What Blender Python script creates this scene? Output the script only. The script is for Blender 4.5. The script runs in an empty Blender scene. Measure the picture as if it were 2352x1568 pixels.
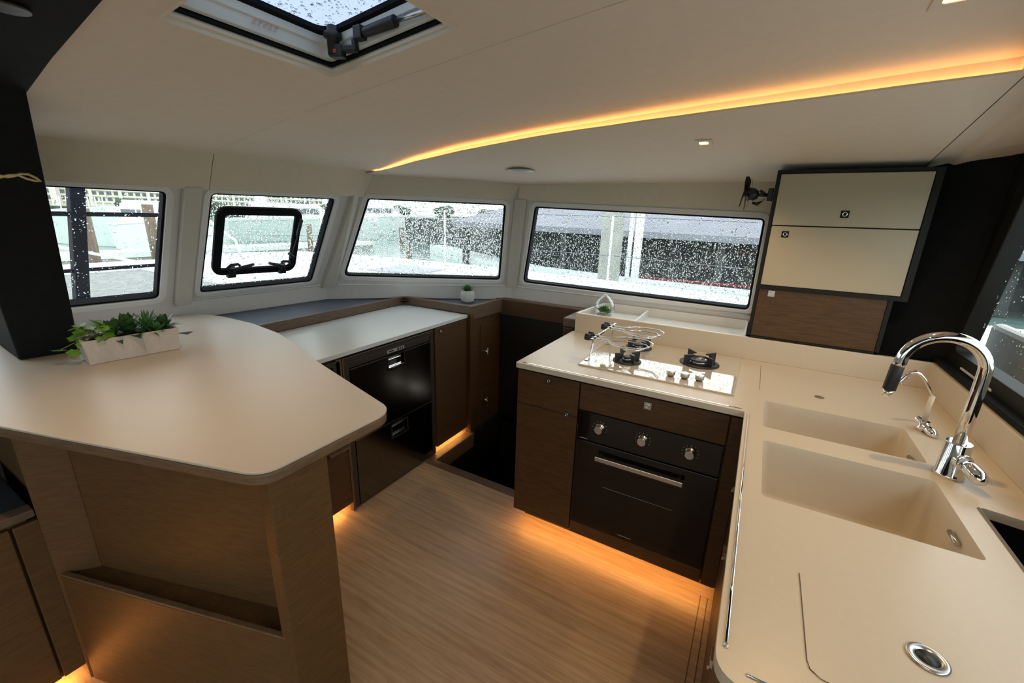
import bpy, bmesh, math, random
from mathutils import Vector, Matrix
random.seed(7)
S = bpy.context.scene
C = S.collection
PI = math.pi

# ------------------------------------------------------------------ camera
cam = bpy.data.objects.new('camera', bpy.data.cameras.new('camera'))
C.objects.link(cam)
cam.data.sensor_width = 36.0
cam.data.lens = 979.21 / 2352 * 36
cam.data.clip_start = 0.02
cam.data.clip_end = 3000
_y, _p, _r = math.radians(-29.552), math.radians(-16.337), math.radians(1.6935)
_f = Vector((math.sin(_y)*math.cos(_p), math.cos(_y)*math.cos(_p), math.sin(_p)))
_x = _f.cross(Vector((0, 0, 1))).normalized()
_u = _x.cross(_f)
_cr, _sr = math.cos(_r), math.sin(_r)
_x2, _u2 = _x*_cr + _u*_sr, _u*_cr - _x*_sr
cam.matrix_world = Matrix((( _x2.x, _u2.x, -_f.x, 0), (_x2.y, _u2.y, -_f.y, 0), (_x2.z, _u2.z, -_f.z, 1.555), (0, 0, 0, 1)))
S.camera = cam

# ------------------------------------------------------------------ world, colour
W = bpy.data.worlds.new('overcast_sky'); S.world = W
W.use_nodes = True
nt = W.node_tree; nt.nodes.clear()
wo = nt.nodes.new('ShaderNodeOutputWorld'); bg = nt.nodes.new('ShaderNodeBackground')
tc = nt.nodes.new('ShaderNodeTexCoord'); sx = nt.nodes.new('ShaderNodeSeparateXYZ')
rp = nt.nodes.new('ShaderNodeValToRGB')
rp.color_ramp.elements[0].position = 0.0; rp.color_ramp.elements[0].color = (.87, .90, .88, 1)
rp.color_ramp.elements[1].position = 0.7; rp.color_ramp.elements[1].color = (.78, .84, .90, 1)
nt.links.new(tc.outputs['Generated'], sx.inputs[0]); nt.links.new(sx.outputs['Z'], rp.inputs[0])
nt.links.new(rp.outputs[0], bg.inputs[0]); nt.links.new(bg.outputs[0], wo.inputs[0])
bg.inputs[1].default_value = 2.6
S.view_settings.view_transform = 'Standard'; S.view_settings.look = 'None'
S.view_settings.gamma = 1; S.view_settings.use_curve_mapping = False
S.view_settings.exposure = 0.30
S.cycles.max_bounces = 10; S.cycles.diffuse_bounces = 5; S.cycles.glossy_bounces = 4
S.cycles.transmission_bounces = 8; S.cycles.transparent_max_bounces = 12
S.cycles.caustics_reflective = False; S.cycles.caustics_refractive = False
S.cycles.use_denoising = True
S.cycles.sample_clamp_indirect = 4.0

WARM = (1.0, .66, .33)
AMBER = (1.0, .42, .08)
def spot(loc, power, size=150, blend=.8, rad=.03, name='lamp_light', rot=(0, 0, 0)):
    l = bpy.data.lights.new(name, 'SPOT'); l.energy = power; l.color = WARM
    l.spot_size = math.radians(size); l.spot_blend = blend; l.shadow_soft_size = rad
    o = bpy.data.objects.new(name, l); C.objects.link(o); o.location = loc; o.rotation_euler = rot
    return o

# ------------------------------------------------------------------ helpers
def wloc(o):
    v = Vector((0, 0, 0))
    while o is not None:
        v += Vector(o.location); o = o.parent
    return v
class MB:
    """collects shapes given in room coordinates and links them as one mesh"""
    def __init__(s): s.bm = bmesh.new(); s.mi = 0
    def face(s, vs, sm=False):
        try: f = s.bm.faces.new(vs)
        except ValueError: return None
        f.smooth = sm; f.material_index = s.mi; return f
    def poly(s, pts):
        return s.face([s.bm.verts.new(p) for p in pts])
    def box(s, a, b, m=None):
        x0, y0, z0 = a; x1, y1, z1 = b
        P = [(x0,y0,z0),(x1,y0,z0),(x1,y1,z0),(x0,y1,z0),(x0,y0,z1),(x1,y0,z1),(x1,y1,z1),(x0,y1,z1)]
        if m: P = [m @ Vector(p) for p in P]
        v = [s.bm.verts.new(p) for p in P]
        for q in ((0,3,2,1),(4,5,6,7),(0,1,5,4),(1,2,6,5),(2,3,7,6),(3,0,4,7)): s.face([v[i] for i in q])
        return s
    def cbox(s, c, d, m=None):
        return s.box([c[i]-d[i]/2 for i in range(3)], [c[i]+d[i]/2 for i in range(3)], m)
    def hexa(s, lo, hi):
        v = [s.bm.verts.new(p) for p in list(lo)+list(hi)]; n = len(lo)
        s.face(v[:n][::-1]); s.face(v[n:])
        for i in range(n): s.face([v[i], v[(i+1) % n], v[n+(i+1) % n], v[n+i]])
        return s
    def prism(s, pts, z0, z1):
        return s.hexa([(p[0], p[1], z0) for p in pts], [(p[0], p[1], z1) for p in pts])
    def tube(s, path, r, n=12, cap=True, closed=False):
        path = [Vector(p) for p in path]; N = len(path); rs = r if hasattr(r, '__len__') else [r]*N
        loops = []; ref = None
        for i, p in enumerate(path):
            if closed: t = (path[(i+1) % N]-path[i-1])
            else: t = path[min(i+1, N-1)]-path[max(i-1, 0)]
            t.normalize()
            if ref is None: ref = Vector((0,0,1)) if abs(t.z) < .9 else Vector((1,0,0))
            a = t.cross(ref).normalized(); b = a.cross(t).normalized(); ref = b
            loops.append([s.bm.verts.new(p + a*math.cos(2*PI*k/n)*rs[i] + b*math.sin(2*PI*k/n)*rs[i]) for k in range(n)])
        M = N if closed else N-1
        for i in range(M):
            A, B = loops[i], loops[(i+1) % N]
            for k in range(n): s.face([A[k], A[(k+1) % n], B[(k+1) % n], B[k]], True)
        if cap and not closed: s.face(loops[0][::-1]); s.face(loops[-1])
        return s
    def lathe(s, prof, c=(0,0,0), n=28, m=None, sm=True, cap=True):
        """prof: (radius, height) pairs from bottom to top around the local z axis"""
        loops = []
        for r, z in prof:
            ps = [Vector((c[0]+r*math.cos(2*PI*k/n), c[1]+r*math.sin(2*PI*k/n), c[2]+z)) for k in range(n)]
            if m: ps = [m @ Vector((r*math.cos(2*PI*k/n), r*math.sin(2*PI*k/n), z)) for k in range(n)]
            loops.append([s.bm.verts.new(p) for p in ps])
        for A, B in zip(loops, loops[1:]):
            for k in range(n): s.face([A[k], A[(k+1) % n], B[(k+1) % n], B[k]], sm)
        if cap: s.face(loops[0][::-1]); s.face(loops[-1])
        return s
    def rings(s, loops, sm=False, cap0=False, cap1=False):
        V = [[s.bm.verts.new(p) for p in l] for l in loops]
        for A, B in zip(V, V[1:]):
            n = len(A)
            for k in range(n): s.face([A[k], A[(k+1) % n], B[(k+1) % n], B[k]], sm)
        if cap0: s.face(V[0][::-1])
        if cap1: s.face(V[-1])
        return s
    def build(s, name, mat, parent=None, bevel=0, seg=2, angle=35, kind=None):
        bmesh.ops.recalc_face_normals(s.bm, faces=s.bm.faces)
        me = bpy.data.meshes.new(name)
        off = wloc(parent) if parent is not None else Vector((0,0,0))
        if off.length: bmesh.ops.translate(s.bm, verts=s.bm.verts, vec=-off)
        s.bm.to_mesh(me); s.bm.free()
        o = bpy.data.objects.new(name, me); C.objects.link(o)
        for m in (mat if isinstance(mat, (list, tuple)) else [mat]): me.materials.append(m)
        if parent is not None: o.parent = parent
        if bevel:
            b = o.modifiers.new('bevel', 'BEVEL'); b.width = bevel; b.segments = seg; b.limit_method = 'ANGLE'; b.angle_limit = math.radians(angle)
            b.harden_normals = False
        if kind: o['kind'] = kind
        return o
def one(name, mat, label, cat, mb, group=None, bevel=0, seg=2):
    o = mb.build(name, mat, None, bevel, seg); tag(o, label, cat, group); return o
def tag(o, label, cat, group=None):
    o['label'] = label; o['category'] = cat
    if group: o['group'] = group
    return o
def thing(name, label, cat, loc=(0,0,0), group=None):
    o = bpy.data.objects.new(name, None); C.objects.link(o); o.location = loc; o.empty_display_size = .05
    return tag(o, label, cat, group)
def struct(name, mat, mb, parent=None, bevel=0):
    o = mb.build(name, mat, parent, bevel)
    if parent is None: o['kind'] = 'structure'
    return o
def dup(root, loc, rotz=0, label=None, scale=None):
    r = root.copy(); C.objects.link(r); r.location = loc; r.rotation_euler = (0, 0, rotz)
    if label: r['label'] = label
    if scale: r.scale = scale
    for ch in list(root.children):
        c = ch.copy(); C.objects.link(c); c.parent = r
        for g in ch.children:
            d = g.copy(); C.objects.link(d); d.parent = c
    return r
def rrect(x0, y0, x1, y1, r, n=6):
    """rounded rectangle in 2-D, counter-clockwise"""
    out = []
    for cx, cy, a0 in ((x1-r, y0+r, -PI/2), (x1-r, y1-r, 0), (x0+r, y1-r, PI/2), (x0+r, y0+r, PI)):
        for k in range(n+1):
            a = a0 + PI/2*k/n; out.append((cx+r*math.cos(a), cy+r*math.sin(a)))
    return out
def rpoly(pts, r, n=6):
    """any convex-ish 2-D polygon with its corners rounded"""
    out = []; N = len(pts); rr = r if hasattr(r, '__len__') else [r]*N
    for i in range(N):
        p, a, b = Vector(pts[i]), Vector(pts[i-1]), Vector(pts[(i+1) % N])
        if rr[i] <= 0: out.append(tuple(p)); continue
        u = (a-p).normalized(); v = (b-p).normalized()
        ang = u.angle(v); d = min(rr[i]/math.tan(ang/2), (a-p).length*.49, (b-p).length*.49)
        p0, p2 = p+u*d, p+v*d
        for k in range(n+1):
            t = k/n; q = p0*(1-t)**2 + p*2*t*(1-t) + p2*t*t; out.append(tuple(q))
    return out
def inset(poly, d):
    """offsets a 2-D loop inwards (counter-clockwise loops) by d"""
    out = []; N = len(poly)
    for i in range(N):
        a, p, b = Vector(poly[i-1]), Vector(poly[i]), Vector(poly[(i+1) % N])
        e1 = (p-a); e2 = (b-p)
        if e1.length < 1e-7: e1 = e2
        if e2.length < 1e-7: e2 = e1
        n1 = Vector((-e1.y, e1.x)).normalized(); n2 = Vector((-e2.y, e2.x)).normalized()
        m = (n1+n2); 
        if m.length < 1e-6: m = n1
        m.normalize(); k = d/max(.3, m.dot(n1)); out.append(tuple(p+m*k))
    return out
def ccw(p):
    a = sum(p[i-1][0]*p[i][1]-p[i][0]*p[i-1][1] for i in range(len(p)))
    return p if a > 0 else p[::-1]
def plate(mb, outer, holes, fr, d0, d1):
    """flat plate with holes; fr(u, v, d) gives the point in the room"""
    for d in (d0, d1):
        es = []
        for lp in [outer]+holes:
            vs = [mb.bm.verts.new(fr(u, v, d)) for u, v in lp]
            es += [mb.bm.edges.new((vs[i-1], vs[i])) for i in range(len(vs))]
        r = bmesh.ops.triangle_fill(mb.bm, edges=es, use_beauty=True)
        for g in r['geom']:
            if isinstance(g, bmesh.types.BMFace): g.material_index = mb.mi
    for lp in [outer]+holes:
        A = [mb.bm.verts.new(fr(u, v, d0)) for u, v in lp]; B = [mb.bm.verts.new(fr(u, v, d1)) for u, v in lp]
        for i in range(len(lp)): mb.face([A[i-1], A[i], B[i], B[i-1]])
    return mb
def ringplate(mb, o, i, fr, d0, d1):
    """frame between two loops of equal vertex count"""
    L = [[fr(u, v, d0) for u, v in o], [fr(u, v, d0) for u, v in i], [fr(u, v, d1) for u, v in i], [fr(u, v, d1) for u, v in o], [fr(u, v, d0) for u, v in o]]
    return mb.rings(L)
XY = lambda u, v, d: (u, v, d)

# ------------------------------------------------------------------ materials
def mat(name): 
    m = bpy.data.materials.new(name); m.use_nodes = True
    return m, m.node_tree, m.node_tree.nodes['Principled BSDF']
def N(t, ty, **kw):
    n = t.nodes.new(ty)
    for k, v in kw.items():
        if k in n.inputs: n.inputs[k].default_value = v
        else: setattr(n, k, v)
    return n
def noise_of(t, scale, stretch=(1,1,1), detail=3, src='Position'):
    g = N(t, 'ShaderNodeNewGeometry'); mp = N(t, 'ShaderNodeMapping'); mp.inputs['Scale'].default_value = stretch
    t.links.new(g.outputs['Position'], mp.inputs[0])
    n = N(t, 'ShaderNodeTexNoise', Scale=scale, Detail=detail); t.links.new(mp.outputs[0], n.inputs['Vector'])
    return n
def plain(name, col, rough=.5, metal=0, var=.06, scale=30, spec=.5, bump=0, bscale=300, coat=0, emit=None, es=0):
    m, t, p = mat(name)
    n = noise_of(t, scale); r = N(t, 'ShaderNodeValToRGB')
    r.color_ramp.elements[0].position = .3; r.color_ramp.elements[1].position = .7
    r.color_ramp.elements[0].color = (*[c*(1-var) for c in col], 1); r.color_ramp.elements[1].color = (*[min(1, c*(1+var)) for c in col], 1)
    t.links.new(n.outputs['Fac'], r.inputs[0]); t.links.new(r.outputs[0], p.inputs['Base Color'])
    p.inputs['Roughness'].default_value = rough; p.inputs['Metallic'].default_value = metal
    p.inputs['Specular IOR Level'].default_value = spec; p.inputs['Coat Weight'].default_value = coat
    if bump:
        b = N(t, 'ShaderNodeBump', Strength=bump, Distance=.001); nn = noise_of(t, bscale, detail=2)
        t.links.new(nn.outputs['Fac'], b.inputs['Height']); t.links.new(b.outputs[0], p.inputs['Normal'])
    if emit: p.inputs['Emission Color'].default_value = (*emit, 1); p.inputs['Emission Strength'].default_value = es
    return m
def wood(name, c1, c2, stretch, scale=14, rough=.45, streak=None, bump=.08, spec=.4):
    m, t, p = mat(name)
    n = noise_of(t, scale, stretch, 5); n2 = noise_of(t, scale*5, stretch, 3)
    mx = N(t, 'ShaderNodeMix', data_type='FLOAT'); mx.inputs[0].default_value = .4
    t.links.new(n.outputs['Fac'], mx.inputs[2]); t.links.new(n2.outputs['Fac'], mx.inputs[3])
    r = N(t, 'ShaderNodeValToRGB'); e = r.color_ramp.elements
    e[0].position = .38; e[0].color = (*c1, 1); e[1].position = .62; e[1].color = (*c2, 1)
    if streak: k = e.new(.72); k.color = (*streak, 1)
    t.links.new(mx.outputs[0], r.inputs[0]); t.links.new(r.outputs[0], p.inputs['Base Color'])
    p.inputs['Roughness'].default_value = rough; p.inputs['Specular IOR Level'].default_value = spec
    b = N(t, 'ShaderNodeBump', Strength=bump, Distance=.001); t.links.new(mx.outputs[0], b.inputs['Height']); t.links.new(b.outputs[0], p.inputs['Normal'])
    return m
def lamp_mat(name, col, s):
    m, t, p = mat(name); p.inputs['Base Color'].default_value = (*col, 1)
    p.inputs['Emission Color'].default_value = (*col, 1); p.inputs['Emission Strength'].default_value = s
    return m
def pane_glass(name, tint, refl):
    m = bpy.data.materials.new(name); m.use_nodes = True; t = m.node_tree; t.nodes.clear()
    out = N(t, 'ShaderNodeOutputMaterial'); tr = N(t, 'ShaderNodeBsdfTransparent', Color=(*tint, 1)); gl = N(t, 'ShaderNodeBsdfGlossy', Roughness=.02)
    mx = N(t, 'ShaderNodeMixShader'); mx.inputs[0].default_value = refl
    t.links.new(tr.outputs[0], mx.inputs[1]); t.links.new(gl.outputs[0], mx.inputs[2]); t.links.new(mx.outputs[0], out.inputs[0])
    return m
def drop_mat(name):
    m, t, p = mat(name); p.inputs['Transmission Weight'].default_value = 1; p.inputs['IOR'].default_value = 1.36
    p.inputs['Roughness'].default_value = .0; p.inputs['Base Color'].default_value = (.93, .96, .96, 1)
    return m
def rain_drops(loop, fr, count, rmin, rmax, d0, parent, seed, out=-1, runs=.12, avoid=None):
    """water drops standing on the outer side of a pane, one mesh"""
    rn = random.Random(seed); us = [p[0] for p in loop]; vs_ = [p[1] for p in loop]; V = []; F = []
    def inside(u, v, lp):
        c = False
        for i in range(len(lp)):
            (x1, y1), (x2, y2) = lp[i-1], lp[i]
            if (y1 > v) != (y2 > v) and u < (x2-x1)*(v-y1)/(y2-y1)+x1: c = not c
        return c
    n = 7; off = wloc(parent); k = 0; tries = 0
    while k < count and tries < count*6:
        tries += 1
        u = rn.uniform(min(us), max(us)); v = rn.uniform(min(vs_), max(vs_))
        if not inside(u, v, loop) or (avoid and inside(u, v, avoid)): continue
        r = rmin + (rmax-rmin)*rn.random()**2.2; el = rn.uniform(1.6, 3.2) if rn.random() < runs else rn.uniform(.9, 1.25); h = r*rn.uniform(.45, .7)
        b = len(V); ph = rn.uniform(0, 6)
        for rr_, hh in ((1, 0), (.82, .55), (.45, .9)):
            for j in range(n):
                a = 2*PI*j/n; w = 1+.14*math.sin(3*a+ph)
                V.append(Vector(fr(u+r*rr_*w*math.cos(a), v+r*rr_*w*el*math.sin(a), d0+out*h*hh)) - off)
        V.append(Vector(fr(u, v, d0+out*h)) - off)
        F.append([b+j for j in range(n)][::-1])
        for l in range(2):
            for j in range(n): F.append([b+l*n+j, b+l*n+(j+1) % n, b+(l+1)*n+(j+1) % n, b+(l+1)*n+j])
        for j in range(n): F.append([b+2*n+j, b+2*n+(j+1) % n, b+3*n])
        k += 1
    me = bpy.data.meshes.new('rain_drops'); me.from_pydata(V, [], F)
    bm = bmesh.new(); bm.from_mesh(me); bmesh.ops.recalc_face_normals(bm, faces=bm.faces)
    for f in bm.faces: f.smooth = len(f.verts) != n
    bm.to_mesh(me); bm.free(); me.materials.append(M['drop'])
    o = bpy.data.objects.new('rain_drops', me); C.objects.link(o); o.parent = parent; o['kind'] = 'stuff'
    return o
def clear_glass(name, refl=.12):
    m = bpy.data.materials.new(name); m.use_nodes = True; t = m.node_tree; t.nodes.clear()
    out = N(t, 'ShaderNodeOutputMaterial'); tr = N(t, 'ShaderNodeBsdfTransparent', Color=(.97, .98, .98, 1)); gl = N(t, 'ShaderNodeBsdfGlossy', Roughness=.02)
    fr = N(t, 'ShaderNodeLayerWeight', Blend=refl); mx = N(t, 'ShaderNodeMixShader')
    t.links.new(fr.outputs['Facing'], mx.inputs[0]); t.links.new(tr.outputs[0], mx.inputs[1]); t.links.new(gl.outputs[0], mx.inputs[2]); t.links.new(mx.outputs[0], out.inputs[0])
    return m
def water_mat(name, col):
    m, t, p = mat(name); p.inputs['Base Color'].default_value = (*col, 1); p.inputs['Roughness'].default_value = .12
    n = noise_of(t, 1.2, (1, 1, 1), 6); b = N(t, 'ShaderNodeBump', Strength=.35, Distance=.15); t.links.new(n.outputs['Fac'], b.inputs['Height']); t.links.new(b.outputs[0], p.inputs['Normal'])
    return m

M = {}
M['ceil'] = plain('beige_headliner_vinyl', (.75, .66, .56), .75, var=.02, bump=.15, bscale=500, spec=.2)
M['valance'] = plain('beige_valance_vinyl', (.66, .60, .50), .75, var=.02, bump=.15, bscale=500, spec=.2)
M['wallgrey'] = plain('light_grey_gelcoat', (.62, .61, .60), .4, var=.02)
M['white'] = plain('white_gelcoat_frame', (.72, .72, .72), .28, var=.02)
M['gasket'] = plain('black_rubber_gasket', (.006, .007, .009), .75, var=.1, spec=.15)
M['pilaster'] = plain('grey_beige_pilaster', (.55, .53, .48), .6, var=.02)
M['blackvinyl'] = plain('black_upholstery', (.007, .008, .009), .8, var=.2, bump=.3, bscale=900, spec=.2)
M['counter'] = plain('cream_solid_surface', (.63, .55, .435), .32, var=.015, scale=60, spec=.5)
M['worktop'] = plain('white_laminate_worktop', (.66, .69, .68), .33, var=.015, scale=8)
M['penin'] = plain('pale_laminate_peninsula', (.60, .53, .455), .38, var=.01, scale=8)
M['ledge'] = plain('slate_blue_ledge_mat', (.075, .095, .125), .6, var=.08)
M['woodX'] = wood('walnut_veneer_x', (.060, .028, .010), (.098, .050, .018), (1, 9, 9))
M['woodY'] = wood('walnut_veneer_y', (.062, .030, .013), (.10, .052, .024), (9, 1, 9))
M['woodL'] = wood('oak_edge_veneer', (.13, .078, .042), (.19, .118, .066), (1.2, 1.2, 9), rough=.5)
M['woodP'] = wood('oak_panel_veneer', (.090, .045, .016), (.130, .069, .025), (1.2, 1.2, 10), rough=.5)
M['woodF'] = wood('oak_fiddle_veneer', (.115, .074, .050), (.16, .105, .072), (1.5, 1.5, 9), rough=.45)
M['floor'] = wood('pale_oak_floor', (.40, .27, .165), (.56, .415, .28), (.45, 11, 11), scale=5, rough=.36, streak=(.66, .52, .38), bump=.03)
M['dark'] = plain('unlit_shade_panel', (.010, .009, .007), .5, var=.2)  # near-black colour carries the shade of the unlit stairwell
M['fridge'] = plain('dark_brushed_metal_door', (.19, .165, .145), .2, 1, var=.05)
M['fridgeF'] = plain('dark_bronze_frame', (.062, .050, .042), .4, .4, var=.05)
M['steel'] = plain('brushed_steel', (.58, .57, .55), .28, 1, var=.03)
M['chrome'] = plain('polished_chrome', (.82, .82, .83), .05, 1, var=.01)
M['blackglass'] = plain('black_oven_glass', (.006, .005, .005), .07, var=.1, spec=.5)
M['blackmat'] = plain('black_enamel', (.012, .012, .013), .45, var=.1)
M['hobglass'] = plain('cream_glass_hob', (.60, .55, .46), .04, var=.01, coat=1)
M['iron'] = plain('cast_iron_grey', (.022, .024, .028), .5, .1, var=.15)
M['alu'] = plain('aluminium_burner', (.42, .43, .44), .22, .9, var=.05)
M['cream'] = plain('cream_cabinet_lacquer', (.47, .41, .30), .35, var=.01)
M['darkframe'] = plain('dark_grey_cabinet_frame', (.012, .012, .011), .55, var=.1, spec=.25)
M['tray'] = plain('white_moulded_tray', (.70, .71, .69), .35, var=.01)
M['plantA'] = plain('bright_green_leaf', (.16, .36, .03), .5, var=.25, scale=80)
M['plantB'] = plain('dark_green_leaf', (.05, .13, .035), .45, var=.35, scale=60)
M['plantC'] = plain('mid_green_leaf', (.08, .22, .06), .5, var=.3, scale=60)
M['stem'] = plain('pale_plant_stem', (.35, .26, .18), .6)
M['soil'] = plain('dark_soil', (.02, .017, .012), .9, var=.4, scale=200)
M['stone'] = wood('pale_streaked_stone', (.46, .42, .39), (.55, .50, .47), (3, 3, 1), scale=6, rough=.7, streak=(.66, .60, .52))
M['pot'] = plain('white_ceramic', (.62, .62, .6), .35, var=.02)
M['gold'] = plain('gold_script', (.62, .48, .22), .4, .3)
M['led'] = lamp_mat('amber_led_strip', (1, .54, .19), 8)
M['ledlow'] = lamp_mat('amber_toe_kick_led', (1, .46, .12), 32)
M['lamp'] = lamp_mat('warm_downlight_lens', (1, .76, .40), 1.5)
M['red'] = plain('red_button', (.5, .02, .02), .4)
M['deck'] = plain('white_wet_deck', (.80, .82, .82), .25, var=.02, scale=5)
M['net'] = wood('white_netting', (.16, .165, .155), (.30, .305, .29), (14, 10, 1), scale=1.6, rough=.8)
M['anti'] = plain('grey_antiskid_panel', (.32, .34, .36), .8, var=.3, scale=80)
M['water'] = water_mat('harbour_water', (.16, .25, .22))
M['hull'] = plain('pale_boat_hull', (.62, .70, .66), .3, var=.05, scale=2)
M['hullw'] = plain('white_boat_topsides', (.78, .80, .78), .3, var=.04, scale=2)
M['hotel'] = plain('cream_hotel_render', (.70, .66, .56), .8, var=.05, scale=1)
M['hwin'] = plain('dark_hotel_window', (.10, .12, .13), .3, var=.2)
M['canopy'] = plain('grey_lilac_canopy', (.20, .205, .24), .75, var=.12, scale=.8)
M['shed'] = plain('dark_boat_house', (.052, .058, .056), .8, var=.5, scale=1.5)
M['pile'] = wood('weathered_timber_pile', (.12, .085, .06), (.22, .17, .13), (6, 6, 1), scale=3, rough=.85, bump=.5)
M['concrete'] = plain('pale_concrete', (.36, .36, .32), .85, var=.15, scale=3)
M['leaf'] = plain('distant_foliage', (.05, .075, .045), .9, var=.5, scale=1.2)
M['navy'] = plain('navy_mast_cover', (.007, .009, .016), .7, var=.2, spec=.15)
M['rope'] = plain('white_rope', (.75, .75, .72), .7)
M['wire'] = plain('dark_wire', (.10, .11, .12), .4, .3)
M['redp'] = plain('faded_red_paint', (.16, .02, .025), .7)
M['navycush'] = plain('navy_seat_mat', (.012, .020, .032), .8, var=.2)
M['blueroof'] = plain('blue_canvas_roof', (.22, .32, .42), .7)
M['cockpit'] = plain('greige_cockpit_panel', (.50, .50, .46), .6, var=.02)
M['ink'] = plain('grey_panel_print', (.35, .36, .36), .5)
M['redink'] = plain('red_warning_print', (.62, .30, .30), .6)
M['glass'] = pane_glass('window_glass', (.90, .94, .93), .03)
M['acrylic'] = pane_glass('smoked_hatch_acrylic', (.25, .30, .37), .04)
M['drop'] = drop_mat('rain_water')
M['glassclear'] = clear_glass('clear_glass_cloche', .25)

# ------------------------------------------------------------------ room shell planes
def AX(y, z): return -2.667 - .11*(1.98-y) + .575*(z-1.045)
def BY(x, z): return 1.98 + (.611*(x+2.667) - .30*(z-1.045))/.792
def CY(z): return 2.80 - .24*(z-1.045)
nA = Vector((1, -.11, -.575)).normalized(); uA = Vector((.11, 1, 0)).normalized(); vA = nA.cross(uA).normalized()
if vA.z < 0: vA = -vA
oA = Vector((-2.667, 1.98, 1.045))
nB = Vector((.611, -.792, -.30)).normalized(); uB = Vector((.792, .611, 0)).normalized(); vB = nB.cross(uB).normalized()
if vB.z < 0: vB = -vB
nC = Vector((0, -1, -.24)).normalized(); uC = Vector((1, 0, 0)); vC = Vector((0, -.24, 1)).normalized()
oC = Vector((-1.61, 2.80, 1.045))
def mk(o, u, v, n): return (lambda a, b, d: tuple(o + u*a + v*b + n*d)), (lambda P: ((Vector(P)-o).dot(u), (Vector(P)-o).dot(v)))
frA, toA = mk(oA, uA, vA, nA)
frB, toB = mk(oA, uB, vB, nB)
frC, toC = mk(oC, uC, vC, nC)
PA = lambda y, z: toA((AX(y, z), y, z))
PB = lambda x, z: toB((x, BY(x, z), z))
PC = lambda x, z: toC((x, CY(z), z))
def solveAB(z):  # corner line of walls A and B
    y = 2.0
    for _ in range(30): y = BY(AX(y, z), z)
    return (AX(y, z), y)
def solveBC(z):
    y = CY(z); x = -2.667 + ((y-1.98)*.792 + .30*(z-1.045))/.611
    return (x, y)
AB0, AB1, BC0, BC1 = solveAB(1.045), solveAB(1.80), solveBC(1.045), solveBC(1.765)
ZB, ZT = 1.045, 1.80

def window(num, fr, loop, dens, drops, pane_d=-.035, fw=.030, gw=.011):
    lp = ccw(loop)
    hole = inset(lp, -.004)
    fo, fi = inset(lp, -fw), inset(lp, .0)
    w = struct('window_%d' % num, M['white'], ringplate(MB(), fo, fi, fr, -.045, .006), bevel=.003)
    ringplate(MB(), inset(lp, -.006), inset(lp, gw), fr, -.050, -.006).build('gasket', M['gasket'], w)
    mb = MB(); i = inset(lp, gw*.5)
    mb.face([mb.bm.verts.new(fr(u, v, pane_d)) for u, v in i])
    mb.build('pane', dens, w)
    rain_drops(inset(lp, .012), fr, drops[0], drops[1], drops[2], pane_d-.0008, w, num, avoid=drops[3] if len(drops) > 3 else None)
    return w, hole
R = .030
W1 = rpoly([PA(-.30, 1.08), PA(1.013, 1.08), PA(1.013, 1.622), PA(-.30, 1.622)], R)
W2 = rpoly([PA(1.197, 1.086), PA(1.862, 1.083), PA(1.862, 1.632), PA(1.19, 1.625)], R)
W3 = rpoly([PB(-2.555, 1.112), PB(-1.668, 1.094), PB(-1.558, 1.634), PB(-2.275, 1.643)], R)
W4 = rpoly([PC(-1.507, 1.087), PC(-.012, 1.070), PC(-.012, 1.583), PC(-1.366, 1.624)], R)
PORT = rpoly([PA(1.255, 1.172), PA(1.732, 1.162), PA(1.690, 1.547), PA(1.235, 1.547)], .065, 8)
window(1, frA, W1, M['glass'], (1900, .0012, .0042)); window(2, frA, W2, M['glass'], (2600, .0014, .0052, ccw(PORT)))
window(3, frB, W3, M['glass'], (8500, .0016, .0056)); window(4, frC, W4, M['glass'], (10500, .0011, .0042))
H = lambda lp: inset(ccw(lp), -.008)
mb = plate(MB(), ccw([PA(-2.5, ZB), toA((AB0[0], AB0[1], ZB)), toA((AB1[0], AB1[1], ZT)), PA(-2.5, ZT)]), [H(W1), H(W2)], frA, -.03, 0)
struct('wall_front', M['wallgrey'], mb)
mb = plate(MB(), ccw([toB((AB0[0], AB0[1], ZB)), toB((BC0[0], BC0[1], ZB)), toB((BC1[0], BC1[1], 1.79)), toB((AB1[0], AB1[1], ZT))]), [H(W3)], frB, -.03, 0)
struct('wall_corner', M['wallgrey'], mb)
mb = plate(MB(), ccw([toC((BC0[0], BC0[1], ZB)), PC(.80, ZB), PC(.80, 1.80), toC((BC1[0], BC1[1], 1.79))]), [H(W4)], frC, -.03, 0)
struct('wall_side', M['wallgrey'], mb)
# dado under the windows, vertical
def ribbon(pts, z0, z1, th):
    mb = MB()
    for (a, b) in zip(pts, pts[1:]):
        a, b = Vector(a), Vector(b); n = Vector((-(b-a).y, (b-a).x)).normalized()*th
        mb.prism([a, b, b+n, a+n], z0, z1)
    return mb
aL = (AX(-2.5, ZB), -2.5)
struct('trim_1', M['wallgrey'], ribbon([aL, AB0, (-2.25, 2.355), BC0, (.80, 2.80)], .0, 1.047, .03))
# sill roll under the windows
mb = MB(); mb.tube([(aL[0]+.004, aL[1], 1.05), (AB0[0]+.004, AB0[1]-.002, 1.05), (BC0[0], BC0[1]-.004, 1.05), (0.0, 2.797, 1.05)], .006, 8)
struct('trim_2', M['white'], mb)
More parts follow.
